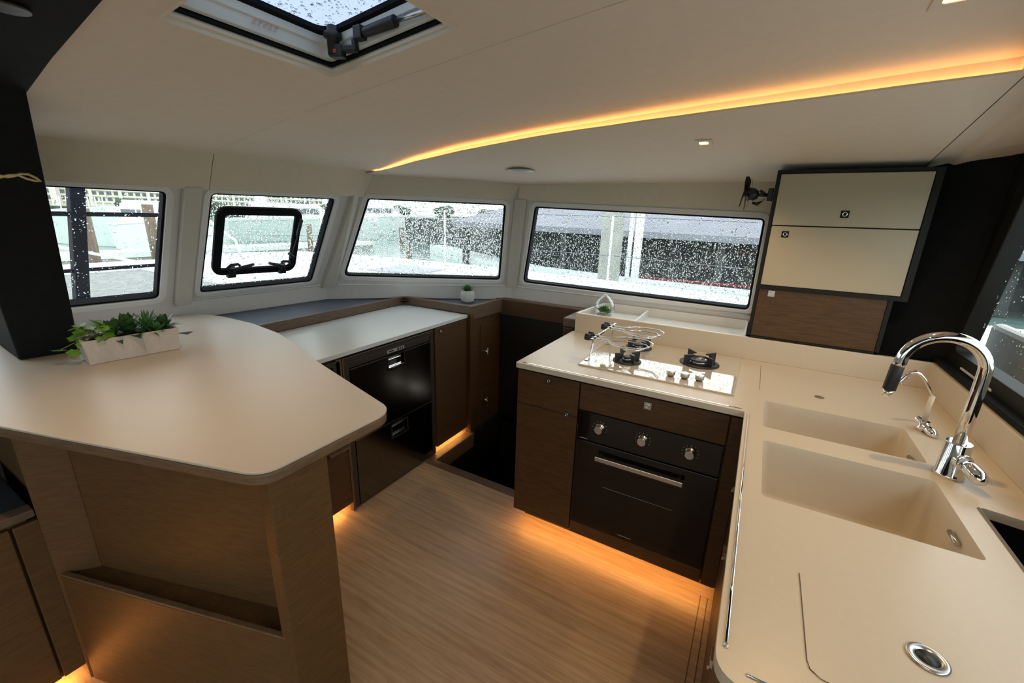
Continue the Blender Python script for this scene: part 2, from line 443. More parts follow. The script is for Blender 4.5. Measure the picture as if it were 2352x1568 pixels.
# valances above the windows
def slab(fr, pts, d0, d1): return plate(MB(), ccw(pts), [], fr, d0, d1)
struct('trim_3', M['valance'], slab(frA, [PA(-2.0, 1.650), PA(1.168, 1.650), PA(1.168, 1.86), PA(-2.0, 1.86)], .0, .028), bevel=.003)
struct('trim_4', M['valance'], slab(frA, [PA(1.171, 1.652), PA(2.03, 1.662), PA(2.055, 1.86), PA(1.171, 1.86)], .0, .028), bevel=.003)
struct('trim_5', M['valance'], slab(frB, [PB(-2.33, 1.668), PB(-1.53, 1.664), PB(-1.44, 1.80), PB(-2.25, 1.83)], .0, .012), bevel=.002)
struct('trim_6', M['valance'], slab(frC, [PC(-1.49, 1.664), PC(.10, 1.618), PC(.10, 1.82), PC(-1.44, 1.82)], .0, .012), bevel=.002)
# pilasters between the windows
def pilaster(name, pts_lo, pts_hi, m): struct(name, m, MB().hexa(pts_lo, pts_hi), bevel=.004)
def Ap(y, z, d=0): return tuple(Vector((AX(y, z), y, z)) + nA*d)
def Bp(x, z, d=0): return tuple(Vector((x, BY(x, z), z)) + nB*d)
def Cp(x, z, d=0): return tuple(Vector((x, CY(z), z)) + nC*d)
pilaster('trim_7', [Ap(1.075, 1.045), Ap(1.155, 1.045), Ap(1.150, 1.045, .035), Ap(1.080, 1.045, .035)], [Ap(1.065, 1.66), Ap(1.145, 1.66), Ap(1.140, 1.66, .035), Ap(1.070, 1.66, .035)], M['pilaster'])
pilaster('trim_8', [Ap(1.935, 1.045), Bp(-2.610, 1.045), Bp(-2.612, 1.045, .032), Ap(1.940, 1.045, .034)], [Ap(1.955, 1.67), Bp(-2.300, 1.67), Bp(-2.302, 1.67, .032), Ap(1.960, 1.67, .034)], M['pilaster'])
pilaster('trim_9', [Bp(-1.640, 1.045), Cp(-1.555, 1.045), Cp(-1.557, 1.045, .022), Bp(-1.640, 1.045, .022)], [Bp(-1.510, 1.67), Cp(-1.415, 1.67), Cp(-1.417, 1.67, .022), Bp(-1.510, 1.67, .022)], M['pilaster'])

# ------------------------------------------------------------------ ceilings
def lerp_tab(tab, x):
    if x <= tab[0][0]: return tab[0][1]
    for (a, va), (b, vb) in zip(tab, tab[1:]):
        if x <= b: return va + (vb-va)*(x-a)/(b-a)
    return tab[-1][1]
STRIP = [(-2.24, 2.00), (-2.008, 1.945), (-1.691, 1.86), (-1.378, 1.829), (-.948, 1.829), (-.618, 1.837), (-.364, 1.823), (-.081, 1.789), (.096, 1.77), (.296, 1.745), (.492, 1.727), (.515, 1.722)]
STOP = [(-2.25, 1.792), (-2.0, 1.805), (-1.69, 1.842), (-1.378, 1.880), (-.949, 1.924), (-.62, 1.95), (-.37, 1.965), (-.088, 1.975), (.087, 1.982), (.285, 1.99), (.48, 1.997), (1.3, 2.01)]
ZC = [(-2.75, 1.772), (-2.45, 1.785), (-2.33, 1.791), (-1.95, 1.852), (-1.6, 1.908), (-1.234, 1.953), (-.764, 2.006), (-.4, 2.045), (0, 2.075), (.5, 2.10), (1.3, 2.11)]
def smooth(a, b, x): 
    t = min(1, max(0, (x-a)/(b-a))); return t*t*(3-2*t)
def zl(x, y): return 1.757 + (.04 + .17*smooth(-2.3, -.3, x))*(2.627-y)
def ys(x): return lerp_tab(STRIP, x)
def zu(x, y):
    t = max(0, (y-1.15)/max(.2, ys(x)-1.15)); t = min(1.3, t)
    return lerp_tab(ZC, x)*(1-t**1.6) + lerp_tab(STOP, x)*t**1.6 if t > 0 else lerp_tab(ZC, x)
HX0, HX1, HY0, HY1 = -1.234, -.764, .559, 1.009
mb = MB()
xs = sorted(set([-2.75, -2.33, -2.2, -2.1, -2.0, -1.85, -1.7, -1.55, -1.4, HX0, -1.08, -.92, HX1, -.6, -.5, -.4, -.3, -.2, -.1, 0, .1, .2, .3, .4, .515, .7, 1.0, 1.3]))
yb = [-2.5, -.8, -.2, .2, HY0, .7, .85, HY1, 1.15]
for i in range(len(xs)-1):
    rows = []
    for x in (xs[i], xs[i+1]):
        yy = yb + [1.15 + (ys(x)+.028-1.15)*k/6 for k in range(1, 7)]
        rows.append([(x, y, zu(x, y)) for y in yy])
    for k in range(len(rows[0])-1):
        if HX0-1e-6 <= xs[i] < HX1-1e-6 and HY0-1e-6 <= rows[0][k][1] < HY1-1e-6: continue
        mb.poly([rows[0][k], rows[1][k], rows[1][k+1], rows[0][k+1]])
bmesh.ops.remove_doubles(mb.bm, verts=mb.bm.verts, dist=1e-5)
for f in mb.bm.faces: f.smooth = True
ce = struct('ceiling', M['ceil'], mb)
# seams of the headliner
mb = MB(); mb.tube([(x, 1.15, zu(x, 1.15)+.0005) for x in [-2.32+.09*k for k in range(30)]], .0016, 6)
mb.build('seam', M['valance'], ce)
mb = MB(); mb.tube([(-1.55-.02*k, 1.17+.083*k, zu(-1.55-.02*k, 1.17+.083*k)+.0005) for k in range(9)], .0013, 6); mb.build('seam', M['valance'], ce)
# lower side panel, ruled between the light trough and the walls
SP = []
for k in range(45):
    x = -2.24 + (2.755)*k/44; SP.append((x, ys(x)))
abT = (AB1[0]+.0, AB1[1]+.02)
OUT = [(-2.24, 2.09), (BC1[0]-.01, 2.655), (.515, 2.655)]
ol = [0]
for a, b in zip(OUT, OUT[1:]): ol.append(ol[-1]+math.dist(a, b))
def outp(s):
    s *= ol[-1]
    for i in range(2):
        if s <= ol[i+1]+1e-9:
            t = (s-ol[i])/(ol[i+1]-ol[i]); return (OUT[i][0]*(1-t)+OUT[i+1][0]*t, OUT[i][1]*(1-t)+OUT[i+1][1]*t)
    return OUT[2]
mb = MB(); rows = []
for k, (x, y) in enumerate(SP):
    s = (k/44); o = outp(s**.85 if s > 0 else 0)
    rows.append([mb.bm.verts.new((x+(o[0]-x)*j/8, y+(o[1]-y)*j/8, zl(x+(o[0]-x)*j/8, y+(o[1]-y)*j/8))) for j in range(9)])
for A, B in zip(rows, rows[1:]):
    for j in range(8): mb.face([A[j], A[j+1], B[j+1], B[j]], True)
lc = struct('ceiling', M['ceil'], mb)
# upstand lip, trough floor and riser of the light trough
mb = MB()
for A, B in zip(SP, SP[1:]):
    q = []
    for (x, y) in (A, B):
        z = zl(x, y); zt = max(z+.004, zu(x, y+.026))
        d = min(.026, .26*(zt-z)+.012)
        q.append([(x, y, z), (x, y, z+.006), (x, y+.003, z+.006), (x, y+.003, z+.0015), (x, y+.026, z+.0015), (x, y+.026, zt+.003)])
    for j in range(5): mb.poly([q[0][j], q[1][j], q[1][j+1], q[0][j+1]])
mb.build('trough_lip', M['ceil'], lc)
tr = thing('light_trough', 'long curved amber light strip glowing in the step of the beige ceiling', 'light strip', (-.8, 1.83, 1.90))
mb = MB()
for A, B in zip(SP[2:-1], SP[3:]):
    lo = []; hi = []
    for (x, y) in (A, B):
        z = zl(x, y)+.002; lo.append((x, y)); hi.append(z)
    mb.hexa([(A[0], A[1]+.006, hi[0]), (B[0], B[1]+.006, hi[1]), (B[0], B[1]+.014, hi[1]), (A[0], A[1]+.014, hi[0])],
            [(A[0], A[1]+.006, hi[0]+.003), (B[0], B[1]+.006, hi[1]+.003), (B[0], B[1]+.014, hi[1]+.003), (A[0], A[1]+.014, hi[0]+.003)])
mb.build('led_strip', M['led'], tr)
# end cap of the trough and cornice over the aft bulkhead
mb = MB(); mb.box((.500, 1.700, zl(.5, 1.72)-.002), (.524, 1.79, zu(.5, 1.74)+.03)); struct('trim_10', M['ceil'], mb)
mb = MB(); pr = [(.515, 0), (.530, .010), (.585, .014), (.600, .004), (.640, .004), (.755, .0)]
rows = []
for y in [2.72, 2.5, 2.3, 2.1, 1.9, 1.75, 1.6, 1.2, .6, -.5]:
    zz = zl(.515, max(y, 1.72)); zw = 1.80 + .16*max(0, (2.65-y))*.5
    rows.append([mb.bm.verts.new((x, y, (zz if x < .6 else zz+(min(zw, 1.95)-zz)*(x-.6)/.155)+h)) for x, h in pr])
for A, B in zip(rows, rows[1:]):
    for j in range(len(pr)-1): mb.face([A[j], A[j+1], B[j+1], B[j]], False)
co_ = struct('trim_11', M['ceil'], mb)
MB().tube([(.514, y, zl(.514, max(y, 1.72))+.001) for y in (2.66, 2.5, 2.3, 2.1, 1.9, 1.73)], .0022, 6).build('seam', M['woodF'], co_)

# ------------------------------------------------------------------ aft bulkhead with its window (right)
def frD(y, z, d): return (.75 - d, y, z)
DR = ccw([(-2.1, .03), (-.45, .03), (-.45, 1.88), (-2.1, 1.88)])
WD = rpoly([(2.33, 1.085), (2.185, 1.70), (.2, 1.70), (.2, 1.085)], .03)
mb = plate(MB(), ccw([(-2.6, .0), (2.80, .0), (2.80, 1.90), (1.4, 2.10), (-2.6, 2.14)]), [inset(ccw(WD), -.05), DR], frD, -.04, 0)
struct('wall_aft', M['blackvinyl'], mb)
lp = ccw(WD)
w = struct('window_5', M['darkframe'], ringplate(MB(), inset(lp, -.075), lp, frD, -.05, .012), bevel=.004)
mb = MB(); mb.face([mb.bm.verts.new(frD(u, v, -.03)) for u, v in lp]); mb.build('pane', M['glass'], w)
rain_drops(inset(lp, .012), frD, 1500, .0012, .004, -.0308, w, 5)
mb = MB().box((.703, .3, 1.017), (.752, 2.42, 1.035)); struct('trim_12', M['gasket'], mb, bevel=.004)
mb = MB().box((.735, 1.95, 1.037), (.751, 2.22, 1.047)); struct('trim_13', M['white'], mb, bevel=.003)
w = struct('door_1', M['darkframe'], ringplate(MB(), inset(DR, -.02), inset(DR, .05), frD, -.05, .01))  # unseen glass door, added to let more daylight in from behind
mb = MB(); mb.face([mb.bm.verts.new(frD(u, v, -.02)) for u, v in inset(DR, .04)]); mb.build('pane', M['glass'], w)
def frP(x, z, d): return (x, -2.45 + d, z)
WP = rpoly([(-2.5, 1.05), (.4, 1.05), (.4, 1.70), (-2.1, 1.70)], .04)
mb = plate(MB(), ccw([(-3.2, .0), (.80, .0), (.80, 2.15), (-3.2, 2.15)]), [inset(ccw(WP), -.008)], frP, -.04, 0); struct('wall_port', M['wallgrey'], mb)
w = struct('window_6', M['white'], ringplate(MB(), inset(ccw(WP), -.03), ccw(WP), frP, -.05, .006))
mb = MB(); mb.face([mb.bm.verts.new(frP(u, v, -.03)) for u, v in ccw(WP)]); mb.build('pane', M['glass'], w)
# black pillar lining between the wall cabinet and the aft window
mb = MB().hexa([(.515, 2.52, 1.0), (.75, 2.40, 1.0), (.75, 2.75, 1.0), (.515, 2.75, 1.0)], [(.515, 2.50, 1.795), (.75, 2.34, 1.86), (.75, 2.75, 1.86), (.515, 2.75, 1.795)])
struct('trim_14', M['blackvinyl'], mb, bevel=.006)

# ------------------------------------------------------------------ floor and stairwell
mb = plate(MB(), ccw([(-3.2, -2.45), (.8, -2.45), (.8, 2.75), (-3.2, 2.75)]), [ccw([(-1.63, 1.91), (-.895, 1.91), (-.895, 2.72), (-1.63, 2.72)])], XY, -.04, 0)
fl = struct('floor', M['floor'], mb)
mb = MB().box((.012, .2, .0), (.016, 1.70, .0008)).box((.040, .2, .0), (.044, 1.70, .0008)); mb.build('seam', M['woodL'], fl)
mb = MB().box((-1.675, 1.855, .0), (-.905, 1.912, .006)); struct('trim_15', M['woodF'], mb, bevel=.002)
mb = MB().box((-1.695, 1.912, .0), (-1.630, 2.335, .006)).box((-1.70, 1.905, -.10), (-1.628, 2.335, -.0)); struct('trim_16', M['woodL'], mb, bevel=.002)
mb = MB()
mb.box((-1.66, 1.88, -1.2), (-1.63, 2.74, -.10)).box((-.895, 1.88, -1.2), (-.87, 2.74, -.0)).box((-1.66, 1.885, -1.2), (-.87, 1.91, -.04)).box((-1.66, 2.72, -1.2), (-.87, 2.745, -.0)).box((-1.66, 1.88, -1.22), (-.87, 2.745, -1.2))
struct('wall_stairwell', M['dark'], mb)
st = thing('companionway_steps', 'dark timber steps going down into the hull between oven and cupboard', 'stairs', (-1.26, 2.3, -1.2))
for k in range(3):
    MB().box((-1.625, 1.915+.17*k, -.30*(k+1)-.03), (-.90, 2.12+.17*k, -.30*(k+1))).build('tread', M['woodY'], st, .004)
# lining of the hull side above the steps
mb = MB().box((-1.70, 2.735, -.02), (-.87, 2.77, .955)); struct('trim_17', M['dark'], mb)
mb = MB().box((-1.655, 2.715, .84), (-.93, 2.738, .955)); struct('trim_18', M['woodY'], mb, bevel=.003)

# ------------------------------------------------------------------ ledges and fiddles by the windows
lg = MB(); lg.prism([(AX(.3, 1.045)+.002, .30), (-2.284, .30), (-2.284, 2.345), (AB0[0]+.006, AB0[1]-.006)], .925, .945).prism([(AB0[0]+.006, AB0[1]-.006), (-2.284, 2.345), (-2.284, 2.366), (-1.69, 2.374), (-1.667, 2.745), (BC0[0]-.01, BC0[1]-.012), (-2.25, 2.353)], .925, .945)
one('window_ledge', M['ledge'], 'slate blue ledge running under the front windows behind the white worktop', 'ledge', lg)
def fid(name, label, pts, z0=.88, z1=.958, th=.022):
    return one(name, M['woodF'], label, 'ledge trim', ribbon(pts, z0, z1, -th), bevel=.004)
one('fiddle_rail', M['woodF'], 'long brown fiddle rail along the back of the white worktop', 'ledge trim', MB().prism([(-2.284, .95), (-2.262, .95), (-2.262, 2.331), (-2.284, 2.331)], .90, .9585), bevel=.003)
mb = MB().prism([(-2.284, 2.332), (-1.655, 2.342), (-1.655, 2.372), (-2.284, 2.362)], .90, .9585)
one('fiddle_rail', M['woodF'], 'short brown fiddle rail across the far end of the white worktop', 'ledge trim', mb, bevel=.004)
mb = MB().prism([(-1.692, 2.372), (-1.655, 2.372), (-1.63, 2.76), (-1.667, 2.76)], .86, .9585)
one('fiddle_rail', M['woodF'], 'brown rail capping the cupboard above the companionway steps', 'ledge trim', mb, bevel=.004)
mb = MB().prism([(-1.66, 2.735), (-.94, 2.735), (-.94, 2.79), (-1.66, 2.79)], .925, .9585)
mb.prism([(-1.01, 2.42), (-.932, 2.42), (-.932, 2.735), (-1.01, 2.735)], .90, .9585)
one('fiddle_rail', M['woodF'], 'brown handrail around the companionway beside the cooktop splashback', 'ledge trim', mb, bevel=.008)
MB_ = MB().box((-1.0, 2.40, .0), (-.94, 2.46, .90)); struct('trim_19', M['woodY'], MB_, bevel=.004)

# ------------------------------------------------------------------ worktop over the fridge, cabinets in that run
wt = one('worktop', M['worktop'], 'white worktop over the drawer fridge and brown cupboard', 'worktop', MB().prism([(-2.26, .95), (-1.678, .95), (-1.678, 2.330), (-2.26, 2.330)], .878, .90), bevel=.002)
def lock(mb_loc, ax, parent, size=.024, m1='darkframe', ring='chrome'):
    """square push lock: plate with a ring; ax gives the outward axis"""
    x, y, z = mb_loc; h = size/2
    mb = MB()
    if ax == '-y': mb.box((x-h, y-.003, z-h), (x+h, y, z+h))
    elif ax == '+x': mb.box((x, y-h, z-h), (x+.003, y+h, z+h))
    else: mb.box((x-.003, y-h, z-h), (x, y+h, z+h))
    p = mb.build('lock', M[m1], parent, .001)
    n = 20; mb = MB()
    if ax == '-y': pts = [(x+h*.52*math.cos(a), y-.004, z+h*.52*math.sin(a)) for a in [2*PI*k/n for k in range(n)]]
    else:
        s = .004 if ax == '+x' else -.004
        pts = [(x+s, y+h*.52*math.cos(a), z+h*.52*math.sin(a)) for a in [2*PI*k/n for k in range(n)]]
    mb.tube(pts, h*.13, 6, closed=True).build('lock_ring', M[ring], p)
    return p
# drawer fridge
fr_ = thing('drawer_fridge', 'dark metal two-drawer marine fridge under the white worktop', 'fridge', (-1.98, 1.635, 0))
MB().box((-2.24, 1.305, .01), (-1.705, 1.968, .868)).build('body', M['fridgeF'], fr_)
mb = MB(); ringplate(mb, [(1.302, .012), (1.972, .012), (1.972, .868), (1.302, .868)], [(1.332, .018), (1.942, .018), (1.942, .838), (1.332, .838)], lambda a, b, d: (d, a, b), -1.704, -1.680); mb.build('frame', M['fridgeF'], fr_, .004)
MB().box((-1.704, 1.334, .806), (-1.684, 1.940, .838)).build('control_panel', M['fridgeF'], fr_, .002)
MB().box((-1.6845, 1.59, .815), (-1.6825, 1.72, .832)).build('display', M['ink'], fr_)
mb = MB().box((-1.6832, 1.600, .820), (-1.6815, 1.639, .827)); mb.build('display_label', M['blackmat'], fr_)
for y0, y1 in ((1.665, 1.680), (1.688, 1.695), (1.702, 1.709)): MB().box((-1.6832, y0, .818), (-1.6815, y1, .829)).build('button', M['blackmat'], fr_)
def fdrawer(z0, z1, hz):
    HY, HZ, a, b = 1.652, hz, .062, .040
    fl_ = plate(MB(), [(1.336, z0), (1.938, z0), (1.938, z1), (1.336, z1)], [rrect(HY-a, HZ-b, HY+a, HZ+b, .006)], lambda u, v, d: (d, u, v), -1.700, -1.680).build('drawer', M['fridge'], fr_, 0)
    mb = MB(); ringplate(mb, rrect(HY-a-.006, HZ-b-.006, HY+a+.006, HZ+b+.006, .01), rrect(HY-a, HZ-b, HY+a, HZ+b, .006), lambda u, v, d: (d, u, v), -1.699, -1.6765); mb.build('handle_frame', M['blackmat'], fl_)
    MB().box((-1.706, HY-a, HZ-b), (-1.699, HY+a, HZ+b)).build('handle_recess', M['steel'], fl_)
    MB().box((-1.690, HY-a+.004, HZ-b+.004), (-1.679, HY+a-.004, HZ-b+.016)).box((-1.697, HY-a+.004, HZ-b+.016), (-1.692, HY+a-.004, HZ+b-.022)).build('handle', M['chrome'], fl_, .002)
    MB().box((-1.6815, 1.334, z1-.003), (-1.6785, 1.940, z1+.003)).build('edge_trim', M['steel'], fl_)
fdrawer(.412, .800, .757); fdrawer(.022, .404, .342)
# cupboard right of fridge
cb = thing('galley_cupboard', 'tall narrow brown cupboard between the drawer fridge and the companionway', 'cupboard', (-1.98, 2.16, .03))
MB().box((-2.24, 1.976, .09), (-1.70, 2.335, .874)).build('body', M['woodY'], cb)
MB().box((-1.70, 1.990, .045), (-1.683, 2.330, .870)).build('door', M['woodY'], cb, .002)
lock((-1.683, 2.045, .843), '+x', cb, .026, 'fridgeF')
mb = MB().box((-1.74, 1.990, .060), (-1.73, 2.32, .068)); mb.build('led_strip', M['ledlow'], cb)
MB().box((-2.2, 1.98, .0), (-1.80, 2.33, .09)).build('toe_kick', M['woodY'], cb)
# corner post and cupboard over the steps
cp = thing('hull_cupboard', 'dark brown cupboard front with two chrome latches beside the companionway', 'cupboard', (-1.68, 2.55, -.1))
MB().box((-1.70, 2.337, -.10), (-1.655, 2.405, .90)).build('post', M['woodY'], cp, .004)
MB().box((-1.668, 2.340, -.30), (-1.622, 2.735, .015)).build('plinth', M['dark'], cp, .002)
MB().box((-1.70, 2.405, -1.1), (-1.662, 2.77, .86)).build('frame', M['woodY'], cp, .002)
for z0, z1, zh in ((.30, .80, .585), (-.9, .285, .20)):
    d = MB().box((-1.668, 2.46, z0), (-1.655, 2.71, z1)).build('door', M['woodX'], cp, .002)
    MB().tube([(-1.655, 2.49, zh+.02), (-1.615, 2.493, zh+.02)], .007, 10).tube([(-1.615, 2.493, zh+.045), (-1.615, 2.493, zh-.035)], .0035, 8).build('latch', M['chrome'], d)
# cupboard left of fridge, under the peninsula
lc_ = thing('drawer_unit', 'brown drawer unit with small appliance front left of the drawer fridge', 'cabinet', (-1.98, 1.1, .03))
MB().box((-2.24, .96, .06), (-1.705, 1.298, .874)).build('body', M['woodY'], lc_)
MB().box((-1.705, 1.294, .012), (-1.678, 1.300, .868)).box((-1.705, 1.262, .44), (-1.684, 1.292, .868)).build('stile', M['woodF'], lc_, .001)
mb = MB(); ringplate(mb, [(.97, .45), (1.286, .45), (1.286, .862), (.97, .862)], [(1.0, .48), (1.245, .48), (1.245, .835), (1.0, .835)], lambda a, b, d: (d, a, b), -1.705, -1.684); mb.build('appliance_frame', M['fridgeF'], lc_, .003)
MB().box((-1.700, 1.005, .485), (-1.688, 1.240, .80)).build('appliance_door', M['fridgeF'], lc_, .002)
MB().box((-1.690, 1.01, .806), (-1.686, 1.238, .812)).build('chrome_trim', M['steel'], lc_)
MB().box((-1.705, .97, .055), (-1.684, 1.288, .40)).build('drawer', M['woodY'], lc_, .002)
MB().box((-1.686, 1.165, .392), (-1.660, 1.282, .402)).build('pull', M['woodL'], lc_, .002)
MB().box((-1.705, 1.288, .0), (-1.680, 1.302, .44)).build('side_panel', M['woodL'], lc_, .001)
MB().box((-1.76, .97, .048), (-1.75, 1.280, .056)).build('led_strip', M['ledlow'], lc_)

# ------------------------------------------------------------------ peninsula
pt = [(-2.95, -.17), (-1.699, .216), (-1.265, .345), (-.975, .432), (-.904, .455), (-.904, .62), (-.906, .80), (-1.06, .882), (-1.25, .945), (-1.47, 1.019), (-1.70, 1.100), (-1.98, 1.180), (-2.27, 1.217), (-2.51, 1.212), (-2.65, 1.190), (-2.742, 1.145), (-2.765, 1.10), (-2.88, .30), (-2.93, 0)]
rr = [0, 0, 0, 0, .10, 0, .10, .02, .02, .02, .05, .1, .1, .1, .05, .04, .02, 0, 0]
pt[4] = (-.900, .4555)
outl = rpoly([pt[0], pt[1], (-.900, .4535), (-.902, .862), pt[9], pt[10], pt[11], pt[12], pt[13], pt[14], (-2.752, 1.125), pt[17], pt[18]], [0, 0, .075, .085, 0, .3, .4, .4, .3, .1, .05, 0, 0], 10)
pn = thing('peninsula', 'large pale bar-height peninsula with wooden edge and open alcove', 'peninsula', (-1.7, .6, 0))
mb = MB(); mb.prism(outl, .968, .975); mb.build('worktop', M['penin'], pn, .0015)
MB().prism(inset(ccw(outl), .0015), .935, .968).build('edge_band', M['woodL'], pn, .008, 3)
MB().box((-.962, .472, 0), (-.914, .632, .937)).build('post', M['woodP'], pn, .004)
d = Vector((.675, .217)).normalized()
def quadp(a, b, n, th, z0, z1): 
    a, b = Vector(a), Vector(b); nn = Vector(n)*th
    return MB().prism([a, b, b+nn, a+nn], z0, z1)
nr = Vector((-d.y, d.x))
quadp((-1.685, .322), (-.955, .556), nr, .02, .0, .937).build('back_panel', M['woodP'], pn)
MB().prism([(-1.722, .256), (-.93, .482), (-.955, .556), (-1.685, .322)], .418, .432).build('shelf', M['woodP'], pn)
quadp((-1.735, .238), (-.925, .478), nr, .016, .0, .434).build('lower_panel', M['woodP'], pn, .002)
quadp((-1.735, .238), (-.925, .478), nr, .016, .434, .442).build('shelf_lip', M['woodL'], pn, .002)
MB().prism([(-1.748, .232), (-1.682, .322), (-1.71, .335), (-1.775, .245)], .0, .937).build('side_panel', M['woodP'], pn, .003)
MB().prism([(-1.70, .36), (-.98, .585), (-.985, .615), (-1.60, .90), (-1.79, .91), (-1.79, .40)], .0, .937).build('carcass', M['woodP'], pn)
MB().prism([(-2.25, .26), (-1.80, .26), (-1.80, .90), (-2.25, .9)], .0, .937).build('carcass', M['woodP'], pn)
# low seat locker at the left
sl = thing('seat_locker', 'low brown locker with a navy mat on top left of the peninsula', 'locker', (-2.2, -.4, 0))
MB().box((-2.55, -1.3, .05), (-1.775, .215, .655)).build('body', M['woodP'], sl)
MB().box((-1.775, -1.0, .06), (-1.757, .176, .640)).build('door', M['woodP'], sl, .003)
MB().box((-1.775, .182, .06), (-1.755, .236, .640)).build('stile', M['woodP'], sl, .002)
MB().box((-1.80, -1.3, .655), (-1.750, .232, .680)).build('top_edge', M['woodF'], sl, .003)
MB().box((-2.55, -1.3, .656), (-1.80, .232, .672)).build('mat', M['navycush'], sl, .003)
MB().box((-1.81, -1.2, .040), (-1.79, .20, .049)).build('led_strip', M['ledlow'], sl)
MB().box((-2.5, -1.2, .0), (-1.86, .20, .05)).build('toe_kick', M['woodP'], sl)

# black column and overhead beam, gold script
lo = [(-2.70, .412), (-2.380, .400), (-2.352, .566), (-2.67, .58)]
colm = thing('black_column', 'black upholstered column leaning up from the peninsula at the left', 'column', (-2.5, .5, .976))
hi = [(-2.21, .30), (-1.90, .30), (-1.855, .478), (-2.19, .49)]
MB().hexa([(x, y, .9765) for x, y in lo], [(x, y, 1.862 if i in (1, 2) else 1.80) for i, (x, y) in enumerate(hi)]).build('shaft', M['blackvinyl'], colm, .006)
def colface(s, t, off=.004):  # on the face that looks forward-right: s across, t up
    a = Vector((lo[1][0], lo[1][1], .9765)); b = Vector((lo[2][0], lo[2][1], .9765)); c = Vector((hi[1][0], hi[1][1], 1.862)); d_ = Vector((hi[2][0], hi[2][1], 1.862))
    p = (a*(1-s)+b*s)*(1-t) + (c*(1-s)+d_*s)*t; n = (b-a).cross(c-a).normalized()
    return p + n*off
sw = [(-.45, .745), (-.3, .762), (-.1, .768), (.15, .765), (.3, .758), (.45, .742), (.58, .735), (.66, .74), (.74, .748), (.83, .748), (.92, .737), (.955, .728), (.90, .728), (.80, .733), (.70, .744), (.6, .742), (.40, .726), (.25, .726), (.12, .732)]
mb = MB(); mb.tube([colface(s*.98+.0, t) for s, t in sw if s > 0], .0042, 6)
mb.tube([colface(s, t) for s, t in ((.28, .757), (.22, .742), (.14, .722), (.05, .705))], .0042, 6)
mb.build('gold_script', M['gold'], colm)
bm_ = MB().hexa([(-2.22, -1.5, 1.79), (-1.90, -1.5, 1.79+.02), (-1.90, .484, 1.848), (-2.22, .486, 1.795)], [(-2.22, -1.5, 1.84), (-1.90, -1.5, 1.87), (-1.90, .484, 1.88), (-2.22, .486, 1.84)])
xs2 = [-1.90, -1.6, -1.234, -.764, -.4, 0, .5]
for a, b in zip(xs2, xs2[1:]):
    ya, yb_ = .484-.04*(a+1.9), .484-.04*(b+1.9)
    za, zb = zu(a, .4)-.010, zu(b, .4)-.010
    bm_.hexa([(a, -1.5, za), (b, -1.5, zb), (b, yb_, zb), (a, ya, za)], [(a, -1.5, za+.03), (b, -1.5, zb+.03), (b, yb_, zb+.03), (a, ya, za+.03)])
struct('trim_20', M['blackvinyl'], bm_)

# ------------------------------------------------------------------ oven cabinet run
oc = thing('oven_cabinet', 'dark brown base cabinet housing the oven with cupboard at its left', 'cabinet', (-.45, 1.95, .093))
MB().box((-.905, 1.682, .10), (-.615, 2.36, .874)).build('body', M['woodX'], oc)
MB().box((-.905, 1.664, .098), (-.597, 1.682, .866)).build('door', M['woodX'], oc, .002)
MB().box((-.606, 1.70, .10), (.05, 2.36, .15)).box((.002, 1.70, .10), (.05, 2.36, .874)).box((-.606, 1.70, .742), (.05, 2.36, .874)).build('body', M['woodX'], oc)
MB().box((-.905, 1.662, .698), (-.597, 1.665, .7005)).build('shadow_gap', M['dark'], oc)
MB().box((-.591, 1.664, .742), (-.002, 1.700, .866)).build('drawer', M['woodX'], oc, .002)
MB().box((-.591, 1.664, .094), (-.002, 1.700, .155)).build('plinth_board', M['woodX'], oc, .002)
MB().box((.004, 1.664, .094), (.058, 1.700, .866)).build('filler', M['woodX'], oc, .002)
lock((-.744, 1.664, .842), '-y', oc, .024, 'fridgeF'); lock((-.646, 1.664, .700), '-y', oc, .024, 'fridgeF'); lock((-.300, 1.664, .832), '-y', oc, .030, 'steel')
for xx in (-.604, -.010): MB().box((xx, 1.684, .094), (xx+.016, 1.700, .87)).build('stile', M['woodX'], oc)  # backing strips added behind the panel gaps to block leaking light
MB().box((-.89, 1.77, .0), (.05, 1.79, .10)).build('toe_kick', M['woodX'], oc)
MB().box((-.885, 1.705, .085), (.045, 1.713, .092)).build('led_strip', M['ledlow'], oc)
ov = thing('oven', 'built-in black glass oven with three silver knobs and bar handle', 'oven', (-.296, 1.95, .157))
MB().box((-.588, 1.690, .158), (-.006, 2.15, .738)).build('body', M['blackmat'], ov)
MB().box((-.591, 1.660, .605), (-.003, 1.690, .740)).build('control_panel', M['blackglass'], ov, .002)
MB().box((-.591, 1.660, .158), (-.003, 1.690, .598)).build('door', M['blackglass'], ov, .002)
MB().box((-.484, 1.6590, .22), (-.112, 1.6603, .50)).build('door_window', M['blackglass'], ov, .0)
for bb in (((-.45, 1.6580, .395), (-.15, 1.6589, .3962)), ((-.36, 1.6590, .178), (-.30, 1.6598, .181)), ((-.575, 1.6588, .609), (-.54, 1.6598, .612))): MB().box(*bb).build('printed_mark', M['ink'], ov)
hb = MB().box((-.488, 1.625, .535), (-.122, 1.637, .556)).build('handle', M['steel'], ov, .002)
MB().box((-.475, 1.637, .538), (-.462, 1.661, .552)).build('handle_post', M['steel'], hb)
MB().box((-.148, 1.637, .538), (-.135, 1.661, .552)).build('handle_post', M['steel'], hb)
